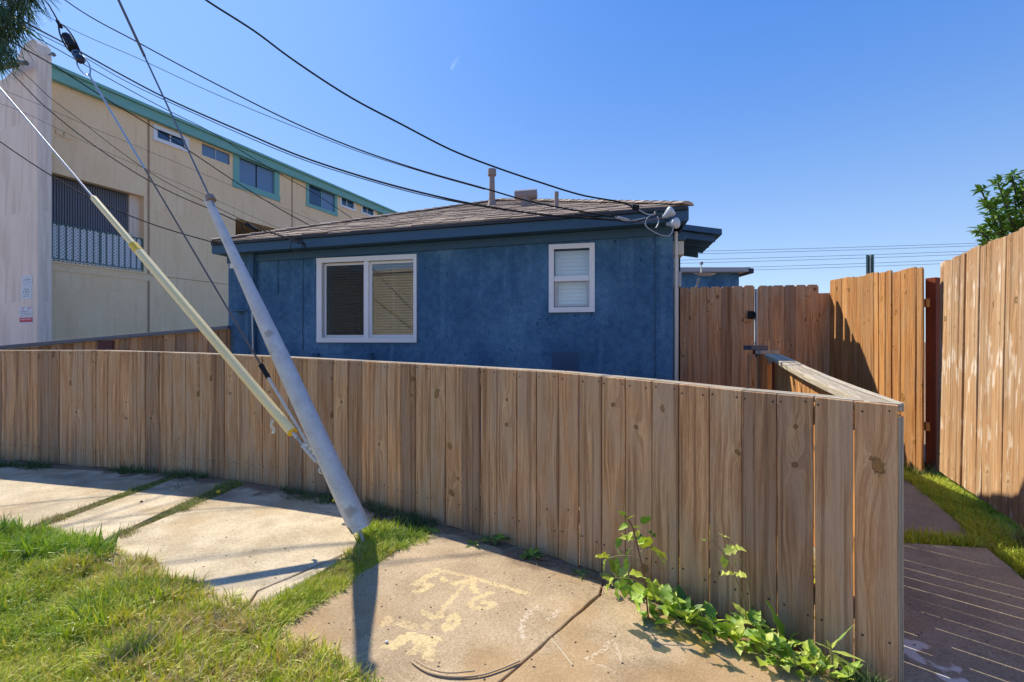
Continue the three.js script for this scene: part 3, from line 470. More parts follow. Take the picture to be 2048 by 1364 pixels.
  for (const [x, y, w, h] of [[634, 712, 11, 20], [744, 712, 6, 22]]) { const a = onHouse(x, y); part('outlet_box', rbox(a.x - w / 270, a.x + w / 270, a.y - 0.12, a.y + 0.04, 0, 0.05, 0.006), blue, house); }
  // roof vents
  const onRoof = (px, py) => { const o = house.localToWorld(EL.clone()), nn = nrm.clone().applyAxisAngle(V(0, 1, 0), HY); return house.worldToLocal(onPlane(px, py, o, nn)); };
  {
    let a = onRoof(984, 412); const k = 1 / F * 9.4; a.y += 0.0;
    part('vent_pipe', merge([new THREE.CylinderGeometry(0.042, 0.055, 0.52, 16).translate(a.x, a.y + 0.26, a.z), new THREE.CylinderGeometry(0.055, 0.085, 0.1, 16).translate(a.x, a.y + 0.03, a.z), new THREE.CylinderGeometry(0.07, 0.07, 0.1, 16).translate(a.x, a.y + 0.55, a.z)]), pipe, roof, 'tall capped brown flue pipe');
    a = onRoof(1052, 413); const hood = new THREE.CylinderGeometry(0.075, 0.075, 0.32, 16, 1, false, 0, Math.PI).rotateZ(Math.PI / 2); hood.rotateX(Math.PI / 2 * 0); 
    part('hooded_vent', merge([new THREE.CylinderGeometry(0.075, 0.085, 0.16, 16).translate(a.x, a.y + 0.06, a.z), new THREE.CylinderGeometry(0.078, 0.078, 0.32, 18).rotateZ(Math.PI / 2).translate(a.x, a.y + 0.17, a.z), slabBox(a.x - 0.155, a.x + 0.155, a.y + 0.13, a.y + 0.17, a.z - 0.076, a.z + 0.076)]), pipe, roof, 'brown roof vent with half round hood');
    a = onRoof(1113, 420); part('vent_pipe', merge([new THREE.CylinderGeometry(0.028, 0.028, 0.26, 12).translate(a.x, a.y + 0.1, a.z), new THREE.CylinderGeometry(0.032, 0.07, 0.06, 12).translate(a.x, a.y, a.z)]), pipe, roof, 'short brown vent pipe');
  }
  // side eave roofs on the right
  const awn = (x0, x1, y0, y1, z0, z1, name) => { const s = shape([[x0, y0 - 0.05], [x1, y1 - 0.05], [x1, y1 + 0.035], [x0, y0 + 0.035]]), g = new THREE.ExtrudeGeometry(s, { depth: z1 - z0, bevelEnabled: false }).translate(0, 0, z0); const a = part(name, g, blueTrim, house); for (let i = 0; i < 4; i++) { const zz = lerp(z0 + 0.05, z1 - 0.12, i / 3); part('rafter', new THREE.ExtrudeGeometry(shape([[x0, y0 - 0.16], [x1 - 0.08, y1 - 0.14], [x1 - 0.08, y1 - 0.051], [x0, y0 - 0.051]]), { depth: 0.045, bevelEnabled: false }).translate(0, 0, zz), blueTrim, a); } };
  awn(0.02, 0.99, 3.25, 3.07, -3.6, -2.1, 'side_eave'); awn(0.02, 0.42, hy(2.92), hy(2.8), -5.6, -3.9, 'rear_side_eave');
  // electrical gear on the side of the house
  const gx = (px, Z) => (px - CX) / F * Z;
  const loc = (px, py, Z) => house.worldToLocal(P(px, py, Z * HS));
  let a = loc(1356, 494, 6.05); part('meter_box', rbox(0.001, 0.13, a.y - 0.09, a.y + 0.07, -0.3, -0.1, 0.01), offWhite, house, 'cream meter box on the side wall');
  part('box_cover', rbox(0.001, 0.15, a.y + 0.071, a.y + 0.13, -0.32, -0.08, 0.01), blueTrim, house);
  a = loc(1360, 558, 6.1); part('junction_box', rbox(0.001, 0.11, a.y - 0.09, a.y + 0.09, -0.32, -0.14, 0.012), std({ color: lin(0.4, 0.42, 0.44), roughness: 0.5 }), house);
  for (const [x, z, r, mt] of [[0.035, -0.04, 0.02, offWhite], [0.07, -0.2, 0.018, cableSteel], [0.11, -0.36, 0.02, black], [0.05, -0.42, 0.016, blueTrim]]) part('conduit', rod(V(x, 0.3, z), V(x, 2.62, z), r, r, 10), mt, house);
}
// twin flood lamp at the corner eave
{
  const f = thing('flood_lamp', 'twin flood lamp with clear bulbs under the right eave corner', 'lamp');
  const bulb = (px, py, Z, dir) => { const g = new THREE.LatheGeometry([[0, -0.075], [0.02, -0.075], [0.024, -0.04], [0.045, 0.0], [0.058, 0.035], [0.054, 0.05], [0.035, 0.06], [0, 0.064]].map((p) => new THREE.Vector2(...p)), 18); const m = part('lamp_head', g, std({ color: lin(0.5, 0.55, 0.6), roughness: 0.2 }), f); m.position.copy(P(px, py, Z)); m.quaternion.setFromUnitVectors(V(0, 1, 0), V(...dir).normalize()); };
  bulb(1337, 427, 4.70, [0.75, 0.55, 0.4]); bulb(1346, 447, 4.69, [0.55, -0.1, 0.85]);
  part('arm', tube([P(1312, 427, 4.721), P(1320, 431, 4.729), P(1330, 430, 4.738)], 0.011, 12, 7), darkTrim, f); part('arm', tube([P(1312, 427, 4.721), P(1325, 438, 4.729), P(1338, 441, 4.738)], 0.010, 12, 7), darkTrim, f);
  part('mount', new THREE.SphereGeometry(0.025, 12, 8).translate(...P(1312, 427, 4.738).toArray()), darkTrim, f);
}
// rear building and satellite dish
{
  const Z = 13.5, b = thing('rear_building', 'low blue flat roofed building behind the dog eared fence', 'building', [0, 0, 0]);
  const a = P(1330, 546, Z), c = P(1478, 700, Z); part('wall', metreUV(slabBox(a.x, c.x, 0, a.y, -Z - 4, -Z), 2.6), blue, b);
  const r0 = P(1320, 537, Z), r1 = P(1492, 545, Z); part('roof', rbox(r0.x, r1.x, a.y + 0.001, r0.y, -Z - 4.3, -Z + 0.25, 0.01), std({ color: lin(0.4, 0.39, 0.4), roughness: 0.7 }), b); part('gutter', rbox(r1.x - 0.05, r1.x + 0.1, a.y - 0.05, r0.y - 0.03, -Z - 4.3, -Z + 0.28, 0.03), darkTrim, b);
  const d = thing('satellite_dish', 'white satellite dish beside the rear blue building', 'satellite dish'), Zd = 11.2, o = P(1408, 552, Zd);
  const g = new THREE.LatheGeometry([[0, 0], [0.1, 0.008], [0.2, 0.035], [0.27, 0.07], [0.275, 0.072], [0.2, 0.03], [0.1, 0.002], [0, -0.006]].map((p) => new THREE.Vector2(...p)), 28); const m = part('dish', g, std({ color: lin(0.6, 0.6, 0.62), roughness: 0.5 }), d); m.position.copy(o); m.rotation.z = -0.05; m.rotation.x = 0.12;
  part('feed_arm', rod(P(1402, 552, Zd), P(1402.5, 527, Zd - 0.02), 0.02, 0.014), offWhite, d); part('feed_horn', rbox(-0.035, 0.03, -0.03, 0.04, -0.04, 0.04, 0.01).translate(...P(1403, 527, Zd).toArray()), std({ color: lin(0.2, 0.2, 0.22) }), d); part('mount', rod(P(1398, 556, Zd), V(o.x - 0.1, 2.75, -Zd - 0.2), 0.025), cableSteel, d); part('mast', rod(V(o.x - 0.1, 0, -Zd - 0.2), V(o.x - 0.1, 2.8, -Zd - 0.2), 0.03), cableSteel, d);
}

// ---------- cream apartment building ----------
const AS = 1.5, BO = V(-9.04 * AS, 0, -8.8 * AS), BY = 67.7 * Math.PI / 180, bN = V(0, 0, 1).applyAxisAngle(V(0, 1, 0), BY);
const apt = thing('apartment_building', 'cream stucco apartment building with teal roof band', 'building', BO.toArray(), BY);
const onApt = (px, py, off = 0) => apt.worldToLocal(onPlane(px, py, BO.clone().addScaledVector(bN, off), bN));
{
  const L = 20, T = onApt(101, 160).y, sh = new THREE.Shape(); sh.moveTo(-0.12, 0); sh.lineTo(L, 0); sh.lineTo(L, T); sh.lineTo(-0.12, T); sh.closePath();
  const hole = (x0, x1, y0, y1) => { const h = new THREE.Path(); h.moveTo(x0, y0); h.lineTo(x1, y0); h.lineTo(x1, y1); h.lineTo(x0, y1); h.closePath(); sh.holes.push(h); };
  const o1 = onApt(99, 345), o2 = onApt(288, 391), o3 = onApt(99, 520), o4 = onApt(290, 545);
  const oy1 = (o1.y + o2.y) / 2, oy0 = (o3.y + o4.y) / 2, ox0 = -0.04, ox1 = o2.x; hole(ox0, ox1, oy0, oy1);
  const p1 = onApt(471, 436), p2 = onApt(590, 470); hole(p1.x, p2.x, p1.y - 1.4, p1.y);
  const wins = [];
  const quad = (px0, ya, px1, yb, yc, yd) => { const a = onApt(px0, ya), b = onApt(px1, yb), c = onApt(px0, yc), d = onApt(px1, yd); return [a.x, b.x, (c.y + d.y) / 2, (a.y + b.y) / 2]; };
  const W = [[quad(313, 261, 371, 278, 278, 294), white, 0.11, 'white', darkGlass], [quad(404, 287, 460, 308, 311, 329), null, 0, '', skyTintGlass], [quad(477, 315, 549, 343, 364, 389), teal, 0.24, 'teal', skyTintGlass], [quad(617, 370, 670, 390, 404, 428), teal, 0.15, 'teal', darkGlass], [quad(682, 395, 708, 405, 409, 419), white, 0.09, 'white', darkGlass], [quad(724, 412, 747, 421, 424, 432), white, 0.09, 'white', darkGlass], [quad(758, 426, 786, 437, 440, 449), teal, 0.12, 'teal', skyTintGlass]];
  for (const [[x0, x1, y0, y1]] of W) hole(x0, x1, y0, y1);
  part('wall', metreUV(merge([new THREE.ExtrudeGeometry(sh, { depth: 0.25, bevelEnabled: false }).translate(0, 0, -0.25), slabBox(-0.12, -0.02, 0, T, -8, -0.251), slabBox(L - 0.25, L, 0, T, -8, -0.251), slabBox(-0.019, L - 0.251, 0, T, -8, -7.75)]), 3), cream, apt);
  part('interior_floor', slabBox(-0.015, L - 0.26, oy0 - 0.2, oy0 - 0.06, -7.74, -0.26), cream, apt); part('interior_floor', slabBox(-0.015, L - 0.26, oy1 + 0.08, oy1 + 0.2, -7.74, -0.26), cream, apt);
  part('roof', slabBox(-0.12, L + 0.1, T + 0.005, T + 0.1, -8.1, 0.02), std({ color: lin(0.2, 0.3, 0.28) }), apt);
  part('cornice', metreUV(merge([rbox(-0.12, L + 0.15, T - 0.02, T + 0.3, 0.021, 0.2, 0.01), rbox(-0.12, L + 0.16, T + 0.301, T + 0.4, 0.0, 0.28, 0.01)]), 1), teal, apt, 'teal painted wooden roof band');
  for (const [[x0, x1, y0, y1], fm, fw, fl, gl] of W) {
    const f = part('window', merge([slabBox(x0 - fw, x1 + fw, y1, y1 + fw + 0.02, -0.1, fw ? 0.035 : -0.05), slabBox(x0 - fw * 1.1, x1 + fw * 1.1, y0 - fw - 0.02, y0, -0.1, fw ? 0.045 : -0.05), slabBox(x0 - fw, x0 + 0.02, y0 + 0.001, y1 - 0.001, -0.1, fw ? 0.03 : -0.05), slabBox(x1 - 0.02, x1 + fw, y0 + 0.001, y1 - 0.001, -0.1, fw ? 0.03 : -0.05)]), fm ?? std({ color: lin(0.2, 0.2, 0.2) }), apt, fl ? fl + ' framed sliding window' : 'narrow frameless dark window');
    const mx = (x0 + x1) / 2; part('pane', slabBox(x0 + 0.021, mx - 0.02, y0 + 0.004, y1 - 0.004, -0.09, -0.07), darkGlass === gl ? darkGlass : skyTintGlass, f); part('pane', slabBox(mx + 0.02, x1 - 0.021, y0 + 0.004, y1 - 0.004, -0.08, -0.06), fl === 'teal' ? skyTintGlass : gl, f); part('mullion', slabBox(mx - 0.019, mx + 0.019, y0 + 0.004, y1 - 0.004, -0.1, -0.05), fl === 'teal' && gl === skyTintGlass ? black : fm ?? cableSteel, f);
  }
  for (const px of [297, 584]) { const x = onApt(px, 500).x; part('expansion_joint', slabBox(x - 0.03, x + 0.03, 0.1, T - 0.03, 0.0005, 0.014), std({ color: lin(0.4, 0.27, 0.16) }), apt); }
  { const y = onApt(400, 562).y; part('belt_joint', slabBox(onApt(300, 553).x, L - 0.1, y - 0.01, y + 0.012, 0.0005, 0.012), std({ color: lin(0.42, 0.3, 0.19) }), apt); }
  part('sill', merge([slabBox(ox0, ox1 + 0.08, oy0 - 0.06, oy0 - 0.001, -0.2, 0.05), slabBox(ox0, ox1 + 0.16, oy0 - 0.28, oy0 - 0.061, 0.001, 0.02)]), cream, apt);
  { // dark ribbed sheet closing the balcony
    const n = 34, xe = ox1 - 0.31, w = (xe - ox0 - 0.01) / n, l = [slabBox(ox0 + 0.005, xe, oy0 + 0.01, oy1 - 0.01, -0.36, -0.35)]; for (let i = 0; i < n; i++) l.push(slabBox(ox0 + 0.01 + i * w, ox0 + 0.01 + (i + 0.62) * w, oy0 + 0.012, oy1 - 0.012, -0.3495, -0.318));
    part('ribbed_sheet', merge(l), std({ color: lin(0.14, 0.145, 0.175), roughness: 0.6 }), apt, 'dark grey ribbed sheet behind the balcony rail');
    part('reveal', slabBox(ox1 - 0.3, ox1 + 0.05, oy0, oy1, -1.0, -0.252), paleStucco, apt);
  }
  { // railing with white lattice
    const ry0 = oy0 + 0.03, ry1 = (onApt(99, 441).y + onApt(286, 478).y) / 2, bars = 15; const dark = std({ color: lin(0.06, 0.13, 0.13), roughness: 0.5 });
    const rail = part('railing', merge([slabBox(ox0, ox1 - 0.01, ry1 - 0.03, ry1, -0.06, -0.03), slabBox(ox0, ox1 - 0.01, ry0 + 0.04, ry0 + 0.065, -0.06, -0.03)]), dark, apt, 'dark teal balcony railing');
    for (let i = 0; i < bars; i++) { const x = lerp(ox0 + 0.1, ox1 - 0.03, i / (bars - 1)), w = i % 7 === 0 ? 0.026 : 0.012; part('bar', slabBox(x - w, x + w, ry0 + 0.066, ry1 - 0.031, -0.055, -0.035), dark, rail); }
    const lat = [], step = 0.1, hh = ry1 - 0.04 - ry0; for (const s of [1, -1]) for (let x = ox0 - hh; x < ox1 + hh; x += step) { const xa = x, xb = x + s * hh; const c0 = Math.max(ox0, Math.min(ox1 - 0.02, xa)), c1 = Math.max(ox0, Math.min(ox1 - 0.02, xb)); if (Math.abs(c1 - c0) < 0.02) continue; const ta = (c0 - xa) / (xb - xa), tb = (c1 - xa) / (xb - xa); const A = V(c0, ry0 + ta * hh, 0), B = V(c1, ry0 + tb * hh, 0), d = A.distanceTo(B); const g = box(d, 0.042, 0.006); g.rotateZ(Math.atan2(B.y - A.y, B.x - A.x)); lat.push(g.translate((A.x + B.x) / 2, (A.y + B.y) / 2, -0.075 - (s > 0 ? 0.008 : 0))); }
    stuffPart('lattice', merge(lat), std({ color: lin(0.75, 0.77, 0.8), roughness: 0.6 }), rail);
    for (const x of [ox1 - 0.42, ox1 - 0.32]) part('rail_finial', new THREE.ConeGeometry(0.035, 0.1, 5, 1).rotateX(Math.PI).translate(x, ry1 + 0.05, -0.045), offWhite, rail);
  }
  for (const [px, py] of [[120, 266], [133, 272], [607, 421], [614, 424], [563, 404]]) { const a = onApt(px, py); part('wall_vent', rbox(a.x - 0.1, a.x + 0.1, a.y - 0.075, a.y + 0.075, 0, 0.03, 0.004), cream, apt); }
  // column standing proud at the near end
  const col = thing('stucco_column', 'tall pale stucco end column with rounded top beside apartment building', 'column', P(76, 682, 8.2 * AS).setY(0).toArray(), BY);
  const tp = H + (682 - 76) / F * 8.25 * AS, w = 3.6, pts = [[-w, 0], [0.0, 0], [0.0, tp - 0.42], [-0.045, tp - 0.18], [-0.2, tp - 0.03], [-0.45, tp], [-0.75, tp - 0.06], [-1.1, tp - 0.3], [-1.4, tp - 0.62], [-1.8, tp - 0.75], [-w, tp - 0.75]];
  const g = new THREE.ExtrudeGeometry(shape(pts), { depth: 0.26, bevelEnabled: true, bevelSize: 0.02, bevelThickness: 0.02, bevelSegments: 2, bevelOffset: -0.02 }); g.rotateY(-Math.PI / 2); g.translate(0.27, 0, 0); g.rotateY(0); 
  const cg = g.clone(); // shape x runs along -z after the turn
  part('shaft', metreUV(cg, 2.5), paleStucco, col);
}
// ---------- signs on the column ----------
{
  const o = P(76, 682, 8.2 * AS).setY(0).add(V(0.01 * Math.cos(BY), 0, -0.01 * Math.sin(BY))), n = V(-Math.cos(BY), 0, Math.sin(BY));
  const glyphs = (rows, paper) => tex(192, 192, (u, v) => {
    v = 1 - v; for (const [y0, y1, x0, x1, col, cells, solid] of rows) if (v > y0 && v < y1 && u > x0 && u < x1) {
      if (solid) return col; const f = (u - x0) / (x1 - x0) * cells, i = Math.floor(f), fx = f - i, fy = (v - y0) / (y1 - y0), h = hsh(i + 3, Math.round(y0 * 100));
      if (h > 0.86) return paper; const a = fx > 0.12 && fx < 0.34, b = fx > 0.6 && fx < 0.82 && h > 0.25, c = Math.abs(fy - (h * 0.8 + 0.1)) < 0.14 && fx > 0.12 && fx < 0.82; if (a || b || c) return col;
    } return paper;
  }, true, false);
  const dk = [92, 102, 112], rd = [196, 60, 74];
  const sign = (px0, px1, py0, py1, rows, label) => {
    const a = onPlane(px0, py0, o, n), b = onPlane(px1, py1, o, n), w = Math.hypot(b.x - a.x, b.z - a.z), h = a.y - b.y, t = thing('wall_sign', label, 'sign', [(a.x + b.x) / 2, b.y, (a.z + b.z) / 2], Math.atan2(n.x, n.z), 'signs on the column');
    part('plate', rbox(-w / 2, w / 2, 0, h, 0.002, 0.02, 0.002), std({ color: lin(0.6, 0.63, 0.66) }), t); part('print', new THREE.PlaneGeometry(w * 0.98, h * 0.98).translate(0, h / 2, 0.024), std({ map: glyphs(rows, [206, 212, 218]), roughness: 0.6 }), t);
  };
  sign(45, 67, 552, 573, [[0.12, 0.24, 0.42, 0.58, dk, 2], [0.32, 0.46, 0.12, 0.88, dk, 10], [0.56, 0.64, 0.15, 0.85, dk, 14], [0.74, 0.78, 0.12, 0.85, dk, 18]], 'small white sign with grey lettering, topmost on the column');
  sign(44, 66, 575, 598, [[0.12, 0.26, 0.2, 0.82, dk, 7], [0.32, 0.5, 0.18, 0.84, dk, 6], [0.58, 0.68, 0.25, 0.75, dk, 8], [0.74, 0.84, 0.2, 0.8, dk, 9]], 'small white sign with grey lettering, middle one on the column');
  sign(41, 68, 613, 648, [[0.04, 0.2, 0.06, 0.42, rd, 3], [0.04, 0.2, 0.52, 0.92, rd, 4], [0.26, 0.33, 0.08, 0.92, dk, 16], [0.37, 0.42, 0.08, 0.92, dk, 18], [0.46, 0.5, 0.08, 0.92, rd, 16], [0.54, 0.58, 0.08, 0.92, dk, 18], [0.7, 0.78, 0.1, 0.9, [236, 214, 216], 16], [0.64, 0.9, 0.01, 0.99, [188, 34, 62], 1, true]], 'white sign with red lettering and red band, lowest on the column');
  const f = thing('column_lamp', 'dark twin tube lamp fixed near the top of the column', 'lamp');
  const a = P(0, 131, 12.52), b = P(33, 128, 12.23), c = P(52, 126, 12.08); part('lamp_tube', rod(P(-12, 137, 12.45), b, 0.08, 0.075, 14), std({ color: lin(0.05, 0.06, 0.07), roughness: 0.4 }), f); part('lamp_tube', rod(P(26, 122, 12.23), c, 0.066, 0.066, 14), std({ color: lin(0.09, 0.1, 0.11), roughness: 0.4 }), f);
  part('bracket', rod(P(28, 128, 12.67), P(28, 128, 12.23), 0.02), black, f);
  const g = thing('column_lamp', 'small grey box lamp on the column edge facing the building', 'lamp'); part('lamp_box', rbox(-0.03, 0.05, -0.04, 0.04, -0.04, 0.04, 0.006).rotateZ(0.5).translate(...P(106, 109, 12.45).toArray()), std({ color: lin(0.2, 0.22, 0.25) }), g); part('bracket', rod(P(97, 109, 12.45), P(105, 109, 12.45), 0.018), std({ color: lin(0.2, 0.22, 0.25) }), g);
}

// ---------- guy wires with guards ----------
const along = (A, B, px) => { const s = (px - A[0]) / (B[0] - A[0]), iz = lerp(1 / A[2], 1 / B[2], s); return P(px, lerp(A[1], B[1], s), 1 / iz); };
const POLE = V(-9.4, 0, -7.0);
const rodFoot = V(G(741, 1088)[0], -0.05, -G(741, 1088)[1]), gTop = P(420, 395, 3.6), ax = gTop.clone().sub(rodFoot.clone().setY(0)).normalize();
function strand(pts, r, mat, parent, name) { return part(name, tube(pts, r, Math.max(24, pts.length * 8), 7), mat, parent); }
{
  const g = thing('grey_guy_guard', 'tapered galvanised guy guard leaning in front of the fence', 'guy guard', rodFoot.toArray());
  const lo = rodFoot.clone().addScaledVector(ax, 0.16), L = gTop.distanceTo(lo), NS = 28, NR = 30, pos = [], uv = [], idx = [];
  const rad = (t) => lerp(0.074, 0.066, sm(0, 0.4, t)) - 0.034 * sm(0.35, 1, t), ux = V(1, 0, 0).addScaledVector(ax, -ax.x).normalize(), uz = ax.clone().cross(ux).negate();
  for (const th of [0, 0.004]) for (let i = 0; i <= NR; i++) for (let j = 0; j <= NS; j++) {
    const t = i / NR, a = j / NS * 2 * Math.PI, cut = Math.max(0, Math.cos(a - Math.PI * 0.86)); let s = t * L; if (i === 0) s += 0.05 * sm(0.8, 0.88, cut); if (i === 1) s = 0.055 + 0.01;
    const r = rad(t) - th, q = lo.clone().sub(rodFoot).addScaledVector(ax, s).addScaledVector(ux, r * Math.cos(a)).addScaledVector(uz, r * 0.82 * Math.sin(a)); pos.push(q.x, q.y, q.z); uv.push(j / NS, t * 2);
  }
  const n1 = (NR + 1) * (NS + 1); for (let i = 0; i < NR; i++) for (let j = 0; j < NS; j++) { const a = i * (NS + 1) + j, b = a + NS + 1; idx.push(a, b, a + 1, a + 1, b, b + 1); const c = a + n1, d = b + n1; idx.push(c, c + 1, d, c + 1, d + 1, d); }
  for (let j = 0; j < NS; j++) { idx.push(j, j + 1, j + n1, j + 1, j + 1 + n1, j + n1); }
  const bg = new THREE.BufferGeometry(); bg.setAttribute('position', new THREE.Float32BufferAttribute(pos, 3)); bg.setAttribute('uv', new THREE.Float32BufferAttribute(uv, 2)); bg.setIndex(idx); bg.computeVertexNormals();
  const sm2 = steel.clone(); sm2.side = THREE.DoubleSide; part('guard_sleeve', bg, sm2, g);
  part('anchor_rod', rod(V(0, -0.05, 0), lo.clone().sub(rodFoot).addScaledVector(ax, 0.3), 0.016, 0.014), steel, g, 'grey anchor rod entering the grass');
  part('top_clip', rod(gTop.clone().sub(rodFoot).addScaledVector(ax, -0.03), gTop.clone().sub(rodFoot).addScaledVector(ax, 0.012), 0.037, 0.033, 16), pipe, g);
  const w = thing('guy_wire', 'dark steel guy wire rising from the top of the grey guard', 'guy wire', [0, 0, 0], 0, 'guy wires');
  const at = (s) => gTop.clone().addScaledVector(ax, s); strand([at(-0.1), at(2), at(4.2), at(7.5)], 0.0068, std({ color: lin(0.16, 0.17, 0.19), metalness: 0.4, roughness: 0.5 }), w, 'strand'); strand([at(1.5), at(2.6)], 0.0105, rustCable, w, 'wrapped_splice');
}
const aA = [652, 950, 3.22], aB = [90, 0, 5.4], bA = [654, 946, 3.2], bB = [0, 175, 5.0];
{
  const w = thing('guy_wire', 'twisted steel guy wire with black insulator passing behind the yellow guard', 'guy wire', [0, 0, 0], 0, 'guy wires');
  const k = (px) => along(aA, aB, px);
  const steelPts = [k(178), k(215), k(250), k(290)]; strand(steelPts, 0.0095, cableSteel, w, 'wrapped_grip');
  strand([k(288), k(372), k(450), k(527)], 0.0075, rustCable, w, 'strand'); strand([k(527), k(565), k(600), k(632)], 0.011, steel, w, 'wrapped_grip');
  strand([k(632), k(650)], 0.009, steel, w, 'strand');
  part('splice', rod(k(522), k(537), 0.02, 0.018), black, w);
  // insulator: strain block with two looped wires
  const up = k(60).clone().sub(k(150)).normalize(), ins = k(157), side = V(0.85, 0.5, 0).cross(up).cross(up).negate().normalize();
  const lathe = new THREE.LatheGeometry([[0, -0.1], [0.026, -0.1], [0.045, -0.07], [0.05, -0.02], [0.036, 0], [0.05, 0.02], [0.045, 0.07], [0.026, 0.1], [0, 0.1]].map((p) => new THREE.Vector2(...p)), 8); const im = part('insulator', lathe, std({ color: lin(0.02, 0.028, 0.05), roughness: 0.3 }), w, 'dark glazed strain insulator'); im.position.copy(ins); im.quaternion.setFromUnitVectors(V(0, 1, 0), up);
  const loop = (c0, c1, wd, r, mat) => { const d = side.clone().multiplyScalar(wd); part('wire_loop', tube([c0, c0.clone().lerp(c1, 0.3).add(d), c0.clone().lerp(c1, 0.75).add(d), c1.clone().addScaledVector(d, 0.4), c1.clone().lerp(c0, 0.25).sub(d), c0.clone().lerp(c1, 0.3).sub(d), c0], r, 40, 6), mat, w); };
  loop(k(180), ins.clone().addScaledVector(up, 0.03), 0.05, 0.007, cableSteel); loop(k(116), ins.clone().addScaledVector(up, -0.02), 0.052, 0.008, black);
  part('clamp', rod(k(148), k(133), 0.05, 0.045, 8), black, w, 'black three bolt clamp'); strand([k(122), k(90), V(POLE.x, 8.6, POLE.z)], 0.008, black, w, 'strand'); part('clamp', rod(k(122), k(115), 0.018), black, w);
}
{
  const k = (px) => along(bA, bB, px);
  const w = thing('guy_wire', 'bright steel guy wire running down into the yellow guard', 'guy wire', [0, 0, 0], 0, 'guy wires');
  strand([V(POLE.x, 7.2, POLE.z), k(-40), k(60), k(160), k(200)], 0.009, cableSteel, w, 'strand'); strand([k(578), k(605), k(634)], 0.008, cableSteel, w, 'strand'); part('ferrule', rod(k(584), k(594), 0.013), steel, w);
  for (const px of [612, 619, 626]) { const c = k(px); part('clamp_bolt', merge([rod(c.clone().add(V(0.02, 0.012, 0.02)), c.clone().add(V(-0.015, -0.01, -0.02)), 0.012, 0.012, 6)]), cableSteel, w); }
  part('clamp_plate', rod(k(606), k(634), 0.021, 0.02, 5), steel, w, 'bolted wire clamp'); strand([k(634), k(644).add(V(0.03, 0.01, 0)), rodFoot.clone().addScaledVector(ax, 0.52)], 0.008, cableSteel, w, 'strand'); strand([k(620).add(V(0.025, 0.02, -0.03)), k(636).add(V(0.035, 0.02, -0.03)), rodFoot.clone().addScaledVector(ax, 0.5)], 0.007, cableSteel, w, 'strand');
  part('thimble', new THREE.TorusGeometry(0.024, 0.009, 8, 16).rotateY(0.9).translate(...k(648).add(V(-0.01, 0, 0)).toArray()), steel, w);
  const g = thing('yellow_guy_guard', 'faded yellow plastic guy guard slanting across the fence', 'guy guard');
  const len = (a, b) => a.distanceTo(b); const sleeve = (p0, p1, r) => { const d = p1.clone().sub(p0), gg = new THREE.LatheGeometry([[r - 0.004, 0], [r, 0], [r, d.length()], [r * 0.8, d.length() + 0.012], [r - 0.006, d.length()], [r - 0.004, 0]].map((p) => new THREE.Vector2(...p)), 18); const m = part('sleeve', gg, yellowPlastic, g); m.position.copy(p0); m.quaternion.setFromUnitVectors(V(0, 1, 0), d.normalize()); return m; };
  sleeve(k(280), k(188), 0.027); sleeve(k(585), k(268), 0.036); part('sleeve_end', rod(k(583.5), k(585.5), 0.0368, 0.0368, 18), yellowDeep, g); part('sleeve_end', rod(k(279), k(267), 0.0372, 0.037, 18), yellowDeep, g, 'bright yellow unfaded collar');
  const t = k(556); part('torn_tape', tube([t.clone().add(V(-0.02, -0.03, 0.03)), t.clone().add(V(-0.03, -0.07, 0.035)), t.clone().add(V(-0.01, -0.11, 0.03)), t.clone().add(V(-0.02, -0.13, 0.035))], 0.011, 10, 5).scale(1, 1, 1), offWhite, g);
}
